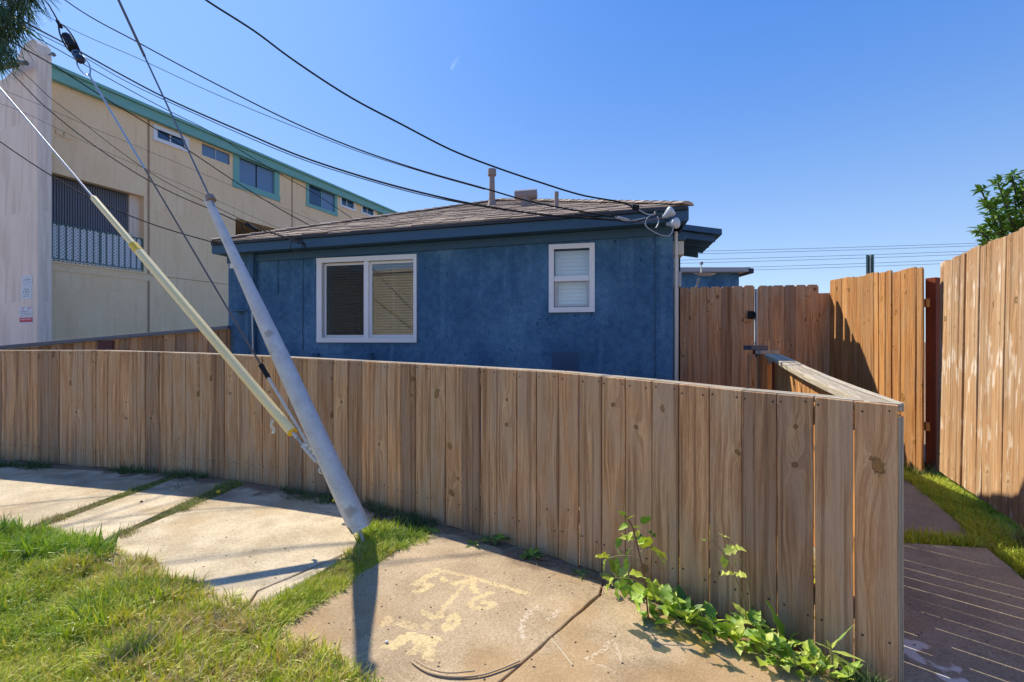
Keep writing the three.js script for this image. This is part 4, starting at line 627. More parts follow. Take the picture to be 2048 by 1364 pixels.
// ---------- overhead cables ----------
function cable(label, pts, r, mat = black, cat = 'cable', group = 'overhead cables') { const g = tube(pts, r, 70, 6); return single('overhead_cable', g, mat, label, cat, group); }
{
  const L = (list, z0, z1) => list.map(([x, y]) => P(x, y, lerp(z0, z1, (x - list[0][0]) / (list[list.length - 1][0] - list[0][0]))));
  cable('single black cable crossing the open sky to the right roof corner, highest of the cables', [P(360, -42, 4.1), ...L([[412, 0], [510, 63], [581, 116], [700, 194], [800, 247], [903, 300], [987, 333], [1075, 363], [1163, 390], [1251, 407], [1269, 416]], 3.9, 4.65)], 0.0085);
  cable('black cable crossing the sky just under the highest cable', [V(POLE.x, 8.9, POLE.z), ...L([[130, 0], [282, 88], [440, 172], [598, 250], [720, 300], [846, 342], [970, 377], [1057, 402], [1181, 426], [1269, 440]], 6.6, 4.7)], 0.0085);
  cable('thin black cable running beside and below the second highest cable', [V(POLE.x, 8.4, POLE.z), ...L([[67, 14], [299, 127], [440, 192], [598, 257], [720, 304], [846, 344], [970, 379]], 6.6, 5.0)], 0.004);
  cable('thick black cable bundle sagging to the right roof corner across the shingles', [V(POLE.x, 7.9, POLE.z), ...L([[0, 11], [158, 102], [253, 155], [334, 197], [493, 267], [600, 312], [741, 358], [846, 386], [952, 409], [1093, 430], [1198, 438], [1260, 441]], 6.7, 4.68)], 0.011);
  cable('thinner black cable strung just below the thick bundle', [V(POLE.x, 7.8, POLE.z), ...L([[0, 22], [158, 108], [253, 163], [400, 232], [600, 317], [741, 362], [846, 390], [952, 411], [1093, 432]], 6.75, 4.85)], 0.0055);
  cable('black cable crossing the teal roof band and ending behind the shingle roof', [V(POLE.x, 7.6, POLE.z), ...L([[0, 30], [158, 123], [317, 211], [422, 264], [493, 308], [560, 348], [634, 390], [720, 447], [760, 470]], 7.0, 10.5)], 0.008);
  cable('black cable passing the white framed upper window', [V(POLE.x, 7.1, POLE.z), ...L([[0, 70], [106, 130], [211, 197], [299, 250], [370, 296], [475, 366], [560, 418], [640, 462], [680, 485]], 6.9, 10)], 0.0105);
  cable('black cable sagging over the balcony to the eave above the big window', [V(POLE.x, 6.6, POLE.z), ...L([[0, 127], [88, 211], [176, 282], [282, 352], [350, 388], [422, 419], [505, 455], [549, 468], [600, 487]], 6.8, 5.45)], 0.0075);
  cable('slim black cable just above the one sagging over the balcony', [V(POLE.x, 6.7, POLE.z), ...L([[31, 133], [100, 195], [160, 240], [230, 295], [320, 357], [422, 409], [500, 446], [600, 485]], 6.8, 5.47)], 0.005);
  cable('black cable dropping across the balcony lattice to the left eave corner', [V(POLE.x, 5.6, POLE.z), ...L([[0, 283], [88, 342], [176, 394], [282, 440], [350, 463], [432, 486]], 6.6, 5.95)], 0.0085);
  cable('hair thin cable across the cream wall above the balcony', [V(POLE.x, 5.7, POLE.z), ...L([[0, 178], [200, 262], [400, 345], [600, 430], [660, 455]], 7.0, 9.5)], 0.003);
  cable('hair thin cable across the cream wall, lower of the two', [V(POLE.x, 5.3, POLE.z), ...L([[0, 207], [200, 298], [400, 385], [520, 440], [600, 474]], 7.0, 8.6)], 0.003);
  [[1365, 503, 2080, 482], [1365, 508.5, 2080, 487], [1365, 520, 2080, 497], [1365, 526.5, 2080, 503], [1365, 538, 2080, 513], [1365, 543.5, 2080, 520]].forEach(([a, b, c, d], i) => cable(['first', 'second', 'third', 'fourth', 'fifth', 'lowest'][i] + ' from the top of six faint far wires low in the sky', [P(a - 600, b + 12, 60), P(a, b, 60), P((a + c) / 2, (b + d) / 2 + 1.5, 60), P(c, d, 60), P(c + 500, d - 18, 60)], 0.028, std({ color: lin(0.16, 0.19, 0.24) }), 'wire', 'far wires over the fence'));
  const s = thing('cable_splice', 'black cable splice hanging before the lower apartment opening', 'splice'); part('sleeve', rod(P(494, 449, 5.72), P(514, 460, 5.68), 0.028, 0.024), black, s); part('tail', tube([P(498, 452, 5.7), P(484, 447, 5.68), P(489, 468, 5.68)], 0.006, 14, 5), black, s);
  const coil = thing('cable_coil', 'loop of black cable tangled under the eave left of the big window', 'cable'); part('loop', new THREE.TorusGeometry(0.075, 0.004, 6, 28).translate(...P(593, 491, 5.5).toArray()), black, coil);
  for (let i = 0; i < 6; i++) part('tangle', tube([P(575 + i * 5, 470 + i * 2, 5.48), P(597 + rr(-6, 8), 476 + rr(-5, 6), 5.46), P(606 + rr(-4, 6), 488 + rr(-6, 6), 5.47), P(612 + rr(-3, 3), 496 + rr(-3, 6), 5.48)], 0.004, 16, 5), black, coil);
  const drop = thing('service_drop', 'tangle of service wires and connectors at the right roof corner', 'cable');
  const w = (l, r, m = black) => part('wire', tube(l.map(([x, y, z]) => P(x, y, z ?? 4.66)), r, 40, 6), m, drop);
  w([[1262, 408], [1272, 416], [1285, 424], [1300, 430], [1312, 428]], 0.007, cableSteel); w([[1269, 416], [1282, 428], [1296, 431]], 0.005); w([[1300, 431], [1292, 440], [1292, 452], [1305, 462], [1322, 470], [1338, 471], [1345, 462], [1347, 452]], 0.006, cableSteel);
  w([[1315, 432], [1317, 445], [1312, 456]], 0.006, cableSteel); w([[1230, 434], [1245, 440], [1262, 441], [1290, 436]], 0.006, cableSteel); w([[1236, 441], [1258, 446], [1285, 440], [1310, 432]], 0.005); w([[1150, 428], [1200, 437], [1240, 440]], 0.006); w([[1262, 441], [1280, 445], [1300, 440], [1330, 436]], 0.006, rustCable);
  part('connector', rod(P(1236, 434, 4.66), P(1258, 440, 4.66), 0.012), cableSteel, drop); part('connector', rbox(-0.035, 0.035, -0.025, 0.025, -0.02, 0.02, 0.006).translate(...P(1271, 415, 4.63).toArray()), black, drop);
  const pole = thing('utility_pole', 'brown wooden utility pole carrying the overhead cables', 'utility pole', POLE.toArray()); part('pole', rod(V(0, -0.03, 0), V(0, 10.5, 0), 0.17, 0.12, 14), fenceWood[1], pole); for (const y of [8.7, 9.5]) part('crossarm', rbox(-1, 1, y, y + 0.11, 0.1, 0.19, 0.006), fenceWood[2], pole);
}
// green steel channel post behind the tall fence
{
  const Z = 6.0, a = P(1738, 510, Z), w = 0.052, p = thing('sign_post', 'green perforated steel channel post rising behind the sunlit fence', 'post', [a.x, 0, a.z]);
  const s = [[-w, 0], [-w * 0.55, 0], [-w * 0.3, 0.03], [w * 0.3, 0.03], [w * 0.55, 0], [w, 0], [w, 0.004], [w * 0.6, 0.004], [w * 0.33, 0.034], [-w * 0.33, 0.034], [-w * 0.6, 0.004], [-w, 0.004]];
  part('channel', new THREE.ExtrudeGeometry(shape(s), { depth: a.y, bevelEnabled: false }).rotateX(-Math.PI / 2).translate(0, 0, 0.02), std({ color: lin(0.02, 0.1, 0.09), roughness: 0.45 }), p); part('strip', slabBox(-0.008, 0.008, 1.9, a.y - 0.005, 0.0205, 0.024), offWhite, p);
  for (let i = 0; i < 9; i++) for (const sx of [-1, 1]) part('rivet_hole', new THREE.CylinderGeometry(0.005, 0.005, 0.003, 8).rotateX(Math.PI / 2).translate(sx * w * 0.8, a.y - 0.03 - i * 0.026, 0.022), offWhite, p);
}
// block wall building across the street, mirrored by the windows
{
  const b = thing('street_building', 'plain tan block building across the street', 'building', [-19, 0, 14]);
  part('wall', metreUV(slabBox(-4, 4.2, 0, 6, 0, 5), 2), std({ color: lin(0.42, 0.36, 0.24), bumpMap: stuccoBump, bumpScale: 0.03, roughness: 0.95 }), b); part('roof', slabBox(-4.1, 4.3, 6.001, 6.2, -0.1, 5.1), greyWood[0], b);
}

// ---------- vegetation ----------
const leafMat = (r, g, b, t = 0.45) => new THREE.MeshPhysicalMaterial({ color: lin(r, g, b), roughness: 0.6, transmission: t, thickness: 0, side: THREE.DoubleSide });
function leafGeo(len, w, o = {}) {                     // along +y, face +z
  const n = o.n ?? 7, pos = [], uv = [], idx = [], q = o.r ?? R0;
  for (let i = 0; i <= n; i++) {
    const t = i / n, prof = o.round ? Math.sqrt(Math.max(0, 1 - Math.pow(2 * t - 0.9, 2) / 1.22)) : Math.pow(Math.sin(Math.PI * Math.pow(t, o.pk ?? 0.75)), 0.85), tooth = 1 + (o.teeth ?? 0) * (i % 2 ? 1 : -1) * rr(0.5, 1, q), hw = Math.max(0.0008, w / 2 * prof * tooth);
    const y = len * t * (1 - 0.15 * Math.abs(o.curl ?? 0.5)), z = -(o.curl ?? 0.5) * len * 0.35 * t * t + 0, fold = (o.fold ?? 0.35) * hw, wv = (o.wave ?? 0.12) * hw * Math.sin(i * 2.1 + q() * 2);
    pos.push(-hw, y, z + fold + wv, 0, y, z, hw, y, z + fold - wv); uv.push(0, t, 0.5, t, 1, t);
    if (i) { const a = (i - 1) * 3, b = i * 3; idx.push(a, a + 1, b + 1, a, b + 1, b, a + 1, a + 2, b + 2, a + 1, b + 2, b + 1); }
  }
  const g = new THREE.BufferGeometry(); g.setAttribute('position', new THREE.Float32BufferAttribute(pos, 3)); g.setAttribute('uv', new THREE.Float32BufferAttribute(uv, 2)); g.setIndex(idx); g.computeVertexNormals(); return g;
}
function orient(m, at, dir, roll = 0) { const y = dir.clone().normalize(); let x = y.clone().cross(V(0, 1, 0)); if (x.lengthSq() < 1e-4) x = V(1, 0, 0); x.normalize(); const z = x.clone().cross(y); m.quaternion.setFromRotationMatrix(new THREE.Matrix4().makeBasis(x, y, z)); m.rotateY(roll); m.position.copy(at); return m; }
const greens = [leafMat(0.34, 0.52, 0.02), leafMat(0.2, 0.37, 0.02), leafMat(0.48, 0.6, 0.03), leafMat(0.1, 0.23, 0.02), leafMat(0.56, 0.64, 0.1)];
const stemMat = std({ color: lin(0.22, 0.2, 0.08), roughness: 0.7 }), redStem = std({ color: lin(0.16, 0.07, 0.045), roughness: 0.7 });
function tuftGeo(seed, blades, w, droop, spread) {      // unit-height tuft
  const q = rng(seed), pos = [], idx = [], nor = [];
  for (let b = 0; b < blades; b++) {
    const a = q() * 6.283, l = rr(0.55, 1, q), lean = rr(0.15, 1, q) * droop, bx = rr(-1, 1, q) * spread, bz = rr(-1, 1, q) * spread, dx = Math.cos(a), dz = Math.sin(a), ww = w * rr(0.6, 1.2, q), k = pos.length / 3;
    for (let i = 0; i < 4; i++) { const t = i / 3, r = lean * t * t * l, y = l * t * (1 - 0.35 * lean * t), h = ww * (1 - t * 0.92) * (i ? 1 : 0.8); pos.push(bx + dx * r - dz * h, y, bz + dz * r + dx * h, bx + dx * r + dz * h, y, bz + dz * r - dx * h); }
    for (let i = 0; i < 3; i++) { const c = k + i * 2; idx.push(c, c + 1, c + 2, c + 1, c + 3, c + 2); }
  }
  const g = new THREE.BufferGeometry(); g.setAttribute('position', new THREE.Float32BufferAttribute(pos, 3)); g.setIndex(idx); g.computeVertexNormals(); return g;
}
const inside = (p, poly) => { let c = false; for (let i = 0, j = poly.length - 1; i < poly.length; j = i++) { const a = poly[i], b = poly[j]; if ((a[1] > p[1]) !== (b[1] > p[1]) && p[0] < (b[0] - a[0]) * (p[1] - a[1]) / (b[1] - a[1]) + a[0]) c = !c; } return c; };
const bladeMat = new THREE.MeshPhysicalMaterial({ color: 0xffffff, roughness: 0.7, transmission: 0.4, thickness: 0, side: THREE.DoubleSide });
const tufts = [tuftGeo(1, 8, 0.05, 1.0, 0.25), tuftGeo(2, 8, 0.058, 1.35, 0.3), tuftGeo(3, 7, 0.05, 0.8, 0.2)];
function grass(name, label, polys, count, h0, h1, pal, seed, o = {}) {
  const q = rng(seed), list = [[], [], []]; let x0 = 1e9, x1 = -1e9, z0 = 1e9, z1 = -1e9; for (const p of polys) for (const [x, z] of p) { x0 = Math.min(x0, x); x1 = Math.max(x1, x); z0 = Math.min(z0, z); z1 = Math.max(z1, z); }
  let n = 0, tries = 0;
  while (n < count && tries++ < count * 60) {
    const p = [rr(x0, x1, q), rr(z0, z1, q)]; if (!polys.some((k) => inside(p, k))) continue; const d = fbm(p[0] * 4 + seed, p[1] * 4, 3); if (d < (o.bare ?? 0.28)) continue;
    const c = pal[Math.floor(Math.min(0.999, Math.max(0, q() * 0.6 + fbm(p[0] * 2.2, p[1] * 2.2 + seed, 3) * 0.75 - 0.15)) * pal.length)], hh = rr(h0, h1, q) * (0.25 + 1.5 * d); list[Math.floor(q() * 3)].push([p, hh, q() * 6.283, c, rr(0.85, 1.25, q), rr(-0.3, 0.3, q), rr(-0.3, 0.3, q)]); n++;
  }
  const grp = new THREE.Group(); grp.name = numbered(name); grp.userData = { label, category: 'grass', kind: 'stuff' }; scene.add(grp);
  const mat = new THREE.Matrix4(), col = new THREE.Color();
  list.forEach((l, i) => { if (!l.length) return; const im = new THREE.InstancedMesh(tufts[i], bladeMat, l.length); im.name = 'grass_blades'; im.userData = { kind: 'stuff' }; shadows(im); l.forEach(([p, hh, a, c, b, rx, rz], k) => { mat.compose(V(p[0], o.y ?? -0.026, -p[1]), new THREE.Quaternion().setFromEuler(new THREE.Euler(rx, a, rz)), V(hh * (o.w ?? 1), hh, hh * (o.w ?? 1))); im.setMatrixAt(k, mat); im.setColorAt(k, col.setRGB(c[0] * b, c[1] * b, c[2] * b)); }); grp.add(im); });
  return grp;
}
const lawnPal = [[0.16, 0.27, 0.012], [0.30, 0.42, 0.016], [0.44, 0.54, 0.02], [0.55, 0.58, 0.03], [0.58, 0.50, 0.07], [0.60, 0.46, 0.22]];
const freshPal = [[0.15, 0.29, 0.015], [0.27, 0.42, 0.02], [0.4, 0.53, 0.03]];
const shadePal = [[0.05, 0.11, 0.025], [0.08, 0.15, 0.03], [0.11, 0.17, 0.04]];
const gp = (l) => l.map((p) => G(...p));
const lawnPoly = gp([[-420, 1062], [0, 1058], [106, 1062], [170, 1078], [227, 1100], [312, 1128], [401, 1176], [460, 1202], [530, 1212], [560, 1250], [578, 1284], [640, 1301], [700, 1328], [770, 1400], [860, 1640], [-900, 1640]]);
{
  const lawnSoil = new THREE.ShapeGeometry(shape(lawnPoly)).rotateX(-Math.PI / 2).translate(0, -0.022, 0); structure('lawn', metreUV(lawnSoil, 1.3), std({ map: tex(512, 512, (u, v) => mixc([66, 66, 26], [112, 100, 48], fbm(u * 30, v * 30, 4))), roughness: 1 }));
  grass('lawn_grass', 'bright green lawn grass in the bottom left corner', [lawnPoly], 21000, 0.045, 0.115, lawnPal, 3, { bare: 0.2 });
  grass('long_grass', 'longer deep green grass along the lawn edge by the slab', [gp([[-100, 1062], [20, 1058], [110, 1064], [180, 1085], [235, 1106], [200, 1120], [100, 1112], [-100, 1130]])], 700, 0.08, 0.18, freshPal, 9, { bare: 0, w: 0.75 });
  grass('joint_grass', 'dry and green grass growing in the two left slab joints', [gp([[352, 948], [366, 950], [300, 978], [235, 998], [96, 1052], [70, 1048], [225, 992]]), gp([[462, 962], [492, 966], [380, 1018], [245, 1078], [222, 1070], [345, 1015]])], 2600, 0.03, 0.065, [[0.2, 0.3, 0.03], [0.34, 0.34, 0.07], [0.44, 0.36, 0.18]], 13, { bare: 0.2 });
  grass('joint_grass', 'green grass strip in the slab joint running from lawn to guy anchor', [gp([[740, 1076], [800, 1092], [700, 1170], [572, 1248], [520, 1225], [640, 1150]])], 3600, 0.035, 0.075, lawnPal, 15, { bare: 0.15 });
  grass('anchor_grass', 'thick grass clump around the foot of the anchor rod', [gp([[715, 1070], [760, 1046], [850, 1060], [870, 1075], [800, 1102], [735, 1110]])], 900, 0.05, 0.13, lawnPal.slice(0, 5), 19, { bare: 0.05 });
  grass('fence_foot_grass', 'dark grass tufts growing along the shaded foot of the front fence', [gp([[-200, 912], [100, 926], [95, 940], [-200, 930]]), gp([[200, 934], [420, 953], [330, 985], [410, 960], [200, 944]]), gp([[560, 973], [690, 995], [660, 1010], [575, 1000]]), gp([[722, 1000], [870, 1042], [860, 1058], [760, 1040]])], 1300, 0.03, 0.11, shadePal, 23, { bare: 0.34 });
  grass('strip_grass', 'bright grass strip between the path and the pale tall fence', [[[2.9, 2.3], [3.36, 2.3], [4.56, 4.7], [4.5, 5.2], [4.06, 4.7], [3.3, 3.2]], [[2.12, 3.24], [3.24, 3.06], [3.3, 3.17], [2.15, 3.38]]], 6400, 0.035, 0.10, lawnPal.slice(1, 5), 29, { bare: 0.16 });
  grass('strip_grass', 'tall wispy grass at the foot of the pale tall fence', [[[3.36, 2.75], [3.5, 2.8], [3.66, 3.15], [3.46, 3.1]], [[4.2, 4.66], [4.44, 4.72], [4.5, 4.9], [4.25, 4.85]]], 130, 0.14, 0.27, [[0.12, 0.2, 0.03], [0.24, 0.25, 0.1]], 33, { bare: 0, w: 0.6 });
  const yard = [...FBg.slice(3).map(([x, z]) => [x + 0.05, z + 0.2]), [2.5, 4.3], [1.9, 5.4], [-3.8, 6.4]];
  grass('yard_grass', 'sunlit yard grass glimpsed through the fence board gaps', [yard], 7000, 0.03, 0.09, lawnPal.slice(1, 5), 37, { bare: 0.2 });
}
// leafy weeds at the fence foot
function plant(name, label, px, py, cfg, group) {
  const [X, Z] = G(px, py), t = thing(name, label, 'weed', [X, -0.01, -Z], 0, group), q = rng(Math.round(px * 3 + py)), o = V(X, -0.01, -Z);
  const rel = (a, b, dz = 0) => P(a, b, Z + dz).sub(o);
  for (const s of cfg.stems ?? []) part('stem', tube(s.p.map(([a, b, d]) => rel(a, b, d ?? 0)), s.r ?? 0.0035, 24, 6), s.m ?? stemMat, t);
  for (const l of cfg.leaves ?? []) { const [a, b, ang, len, w, o2 = {}] = l, m = part('leaf', leafGeo(len * 1.2, w * 1.2, { r: q, teeth: 0.16, wave: 0.3, ...o2 }), greens[o2.c ?? Math.floor(q() * 3)], t); orient(m, rel(a, b, o2.d ?? rr(-0.02, 0.03, q)), V(Math.cos(ang), Math.sin(ang), rr(-0.1, 0.6, q)), (o2.roll ?? rr(-0.7, 0.7, q))); }
  for (let i = 0; i < (cfg.n ?? 0); i++) { const a = i / cfg.n * 6.283 + rr(-0.4, 0.4, q), e = rr(cfg.e0 ?? 0.2, cfg.e1 ?? 0.9, q), len = rr(cfg.l0, cfg.l1, q), m = part('leaf', leafGeo(len, len * (cfg.ar ?? 0.42) * rr(0.85, 1.15, q), { r: q, teeth: cfg.teeth ?? 0.15, curl: cfg.curl ?? rr(0.3, 0.9, q), pk: cfg.pk }), greens[cfg.c ? pick(cfg.c, q) : Math.floor(q() * 4)], t); const rad = rr(0, cfg.rad ?? 0.02, q); orient(m, V(Math.cos(a) * rad, 0.008 + rr(0, cfg.h ?? 0.0, q), Math.sin(a) * rad), V(Math.cos(a) * Math.cos(e), Math.sin(e), Math.sin(a) * Math.cos(e)), rr(-0.3, 0.3, q)); }
  return t;
}
const pi = Math.PI;
plant('tall_weed', 'tallest leafy weed with reddish stem in front of the fence', 1297, 1236, {
  stems: [{ p: [[1297, 1238], [1292, 1190], [1288, 1152], [1279, 1110], [1273, 1084], [1264, 1052], [1248, 1028]], r: 0.004, m: redStem }, { p: [[1282, 1122], [1262, 1113], [1240, 1112], [1212, 1118]], r: 0.0028 }, { p: [[1278, 1108], [1296, 1094], [1312, 1102]], r: 0.0025 }, { p: [[1290, 1170], [1260, 1158], [1228, 1156]], r: 0.0025 }],
  leaves: [[1249, 1034, 2.2, 0.05, 0.03], [1254, 1040, 0.9, 0.045, 0.025], [1258, 1048, 3.5, 0.055, 0.026], [1264, 1056, 0.4, 0.045, 0.025], [1266, 1064, 4.0, 0.05, 0.026], [1270, 1078, 2.9, 0.075, 0.03, { c: 4 }], [1256, 1078, 2.3, 0.05, 0.03], [1240, 1074, 4.3, 0.05, 0.028], [1276, 1088, 0.8, 0.06, 0.03], [1288, 1098, 1.4, 0.085, 0.06, { c: 2, teeth: 0.28 }], [1300, 1098, -0.3, 0.085, 0.062, { c: 2, teeth: 0.3 }], [1310, 1106, -0.7, 0.07, 0.05, { teeth: 0.3 }], [1240, 1112, 1.9, 0.055, 0.022], [1232, 1114, -1.5, 0.055, 0.024], [1216, 1116, 2.8, 0.065, 0.05, { round: 1 }], [1214, 1118, -2.0, 0.06, 0.045], [1252, 1114, -1.6, 0.06, 0.022], [1254, 1112, 1.4, 0.06, 0.022], [1228, 1156, -2.2, 0.085, 0.05], [1232, 1156, 2.0, 0.06, 0.03], [1244, 1158, -1.4, 0.08, 0.05], [1238, 1160, -1.8, 0.09, 0.045],
    [1288, 1156, 2.7, 0.07, 0.06, { round: 1 }], [1292, 1164, 0.1, 0.08, 0.07, { round: 1 }], [1290, 1176, 3.4, 0.085, 0.075, { round: 1 }], [1294, 1180, -0.4, 0.085, 0.08, { round: 1 }], [1292, 1190, -2.2, 0.09, 0.08, { round: 1, c: 0 }], [1296, 1200, -1.2, 0.075, 0.07, { round: 1 }], [1297, 1225, -2.4, 0.085, 0.08, { round: 1, c: 1 }], [1298, 1225, -0.7, 0.08, 0.075, { round: 1, c: 1 }], [1275, 1075, 1.6, 0.05, 0.02, { c: 4 }], [1290, 1048, 1.5, 0.055, 0.05, { round: 1, c: 3, d: 0.16 }], [1294, 1062, -0.5, 0.05, 0.045, { round: 1, c: 3, d: 0.16 }], [1288, 1080, 2.6, 0.05, 0.045, { round: 1, c: 3, d: 0.16 }]],
});
plant('tall_weed', 'thin wiry weed with few small leaves right of the tallest weed', 1495, 1268, {
  stems: [{ p: [[1495, 1270], [1490, 1215], [1478, 1172], [1464, 1140], [1446, 1106], [1424, 1080]], r: 0.0026 }, { p: [[1495, 1268], [1500, 1225], [1498, 1175], [1486, 1125], [1466, 1088], [1446, 1073]], r: 0.0022 }, { p: [[1424, 1081], [1412, 1080]], r: 0.0016 }, { p: [[1472, 1150], [1471, 1126]], r: 0.0016 }],
  leaves: [[1450, 1108, 0.5, 0.075, 0.045, { c: 4, teeth: 0.25 }], [1462, 1096, 0.1, 0.06, 0.04, { c: 4, teeth: 0.25 }], [1447, 1110, -1.7, 0.055, 0.03, { c: 2 }], [1470, 1150, 3.0, 0.06, 0.05, { round: 1, c: 4 }], [1472, 1152, 0.3, 0.045, 0.045, { round: 1, c: 4 }], [1446, 1074, 2.3, 0.03, 0.02, { c: 4 }], [1444, 1073, 0.2, 0.03, 0.014, { c: 4 }], [1471, 1126, 1.6, 0.022, 0.014], [1412, 1080, 2.9, 0.018, 0.01, { c: 4 }], [1490, 1240, 0.4, 0.08, 0.05, { c: 4 }], [1494, 1244, 0.1, 0.1, 0.05, { c: 1 }], [1488, 1238, 2.7, 0.05, 0.045, { round: 1, c: 4 }], [1497, 1262, -0.4, 0.07, 0.05]],
});
plant('dock_weed', 'broad upright dark leaf rosette between the two tall weeds', 1372, 1232, { n: 12, l0: 0.09, l1: 0.19, ar: 0.42, e0: 0.3, e1: 1.2, c: [1, 3, 3, 0], teeth: 0.08 });
plant('dock_weed', 'narrow leaved green rosette just left of the wiry weed', 1408, 1252, { n: 15, l0: 0.08, l1: 0.15, ar: 0.2, e0: 0.25, e1: 1.1, c: [2, 4, 0], teeth: 0.08 });
plant('dock_weed', 'long tongue leaved weed against the fence right of the wiry weed', 1566, 1292, { leaves: [[1564, 1288, 1.75, 0.2, 0.05, { c: 1, teeth: 0.02, roll: 0.2 }], [1570, 1290, 1.2, 0.1, 0.03, { c: 1, teeth: 0.02 }], [1556, 1290, 2.5, 0.14, 0.04, { c: 3, teeth: 0.05 }], [1575, 1290, 0.6, 0.06, 0.03, { c: 2 }]], n: 5, l0: 0.05, l1: 0.1, c: [1, 3] });
for (const [px, py, lab, n, l0, l1] of [[1240, 1180, 'low leafy weed at the left foot of the tallest weed', 10, 0.06, 0.11], [1332, 1222, 'low leafy weed just right of the tallest weed', 12, 0.06, 0.12], [1440, 1275, 'bushy bright weed patch at the foot of the wiry weed', 18, 0.05, 0.1], [1478, 1296, 'bright round leaved weed spilling on the slab below the wiry weed', 18, 0.05, 0.09], [1530, 1316, 'yellow green sprawling weed right of the round leaved one', 20, 0.04, 0.085], [1590, 1338, 'pale sprawling weed left of the spiky weed', 18, 0.04, 0.08]]) plant('leafy_weed', lab, px, py, { n, l0, l1, ar: 0.6, e0: 0.1, e1: 1.2, rad: 0.07, h: 0.07, c: [0, 2, 2, 4, 1], teeth: 0.12 });
for (const [px, py, lab, n, l0, l1] of [[1362, 1252, 'dense dark weed clump between tallest weed and narrow leaved rosette', 14, 0.06, 0.12], [1506, 1282, 'leafy weed directly behind the bright round leaved one', 14, 0.05, 0.1], [1560, 1330, 'sprawling weed with curled leaves below the tongue leaved weed', 16, 0.045, 0.09], [1628, 1352, 'bright weed tuft touching the left side of the spiky weed', 16, 0.04, 0.08]]) plant('leafy_weed', lab, px, py, { n, l0, l1, ar: 0.5, e0: 0.15, e1: 1.25, rad: 0.06, h: 0.09, c: [0, 2, 1, 4, 3], teeth: 0.15 });
plant('spiky_weed', 'spiky narrow leaved bright weed near the fence corner', 1662, 1356, { stems: [{ p: [[1662, 1358], [1664, 1320], [1661, 1294]], r: 0.005 }], leaves: [[1661, 1298, 2.6, 0.14, 0.014, { c: 2, teeth: 0, curl: -0.1 }], [1662, 1300, 0.75, 0.12, 0.015, { c: 1, teeth: 0, curl: 0 }], [1662, 1302, 0.15, 0.1, 0.014, { c: 4, teeth: 0 }], [1663, 1306, -0.5, 0.15, 0.016, { c: 4, teeth: 0 }], [1663, 1310, -0.75, 0.16, 0.016, { c: 2, teeth: 0 }], [1660, 1310, 3.5, 0.12, 0.014, { c: 4, teeth: 0 }], [1660, 1300, 1.9, 0.06, 0.01, { c: 4, teeth: 0 }], [1662, 1300, 1.3, 0.05, 0.01, { c: 4, teeth: 0 }], [1661, 1316, 2.9, 0.13, 0.014, { c: 2, teeth: 0 }], [1664, 1318, -0.2, 0.13, 0.014, { c: 2, teeth: 0 }]], n: 18, l0: 0.06, l1: 0.13, ar: 0.3, rad: 0.08, c: [2, 4, 0, 1], e0: 0.2, e1: 1.2 });
for (const [px, py, lab, n, l0, l1] of [[948, 1090, 'small lit dandelion leaves at the shadow edge left of the cracked board', 5, 0.05, 0.08], [985, 1080, 'toothed dandelion rosette in the fence shadow', 9, 0.07, 0.12], [1016, 1078, 'broader weed rosette right of the toothed dandelion', 8, 0.07, 0.11], [1062, 1112, 'dark rosette weed halfway to the tallest weed', 16, 0.06, 0.1], [1160, 1150, 'small round leaved seedling nearest the tallest weed on its left', 7, 0.05, 0.08], [860, 1062, 'low weed at the right end of the anchor grass', 9, 0.05, 0.09]]) plant('rosette_weed', lab, px, py, { n, l0, l1, ar: 0.36, e0: 0.1, e1: 0.8, c: [1, 3, 0], teeth: 0.3 });
grass('fence_foot_grass', 'dark grass at the fence corner beside the spiky weed', [gp([[1690, 1345], [1760, 1372], [1760, 1420], [1680, 1400]])], 120, 0.06, 0.16, shadePal, 51, { bare: 0, w: 0.7 });
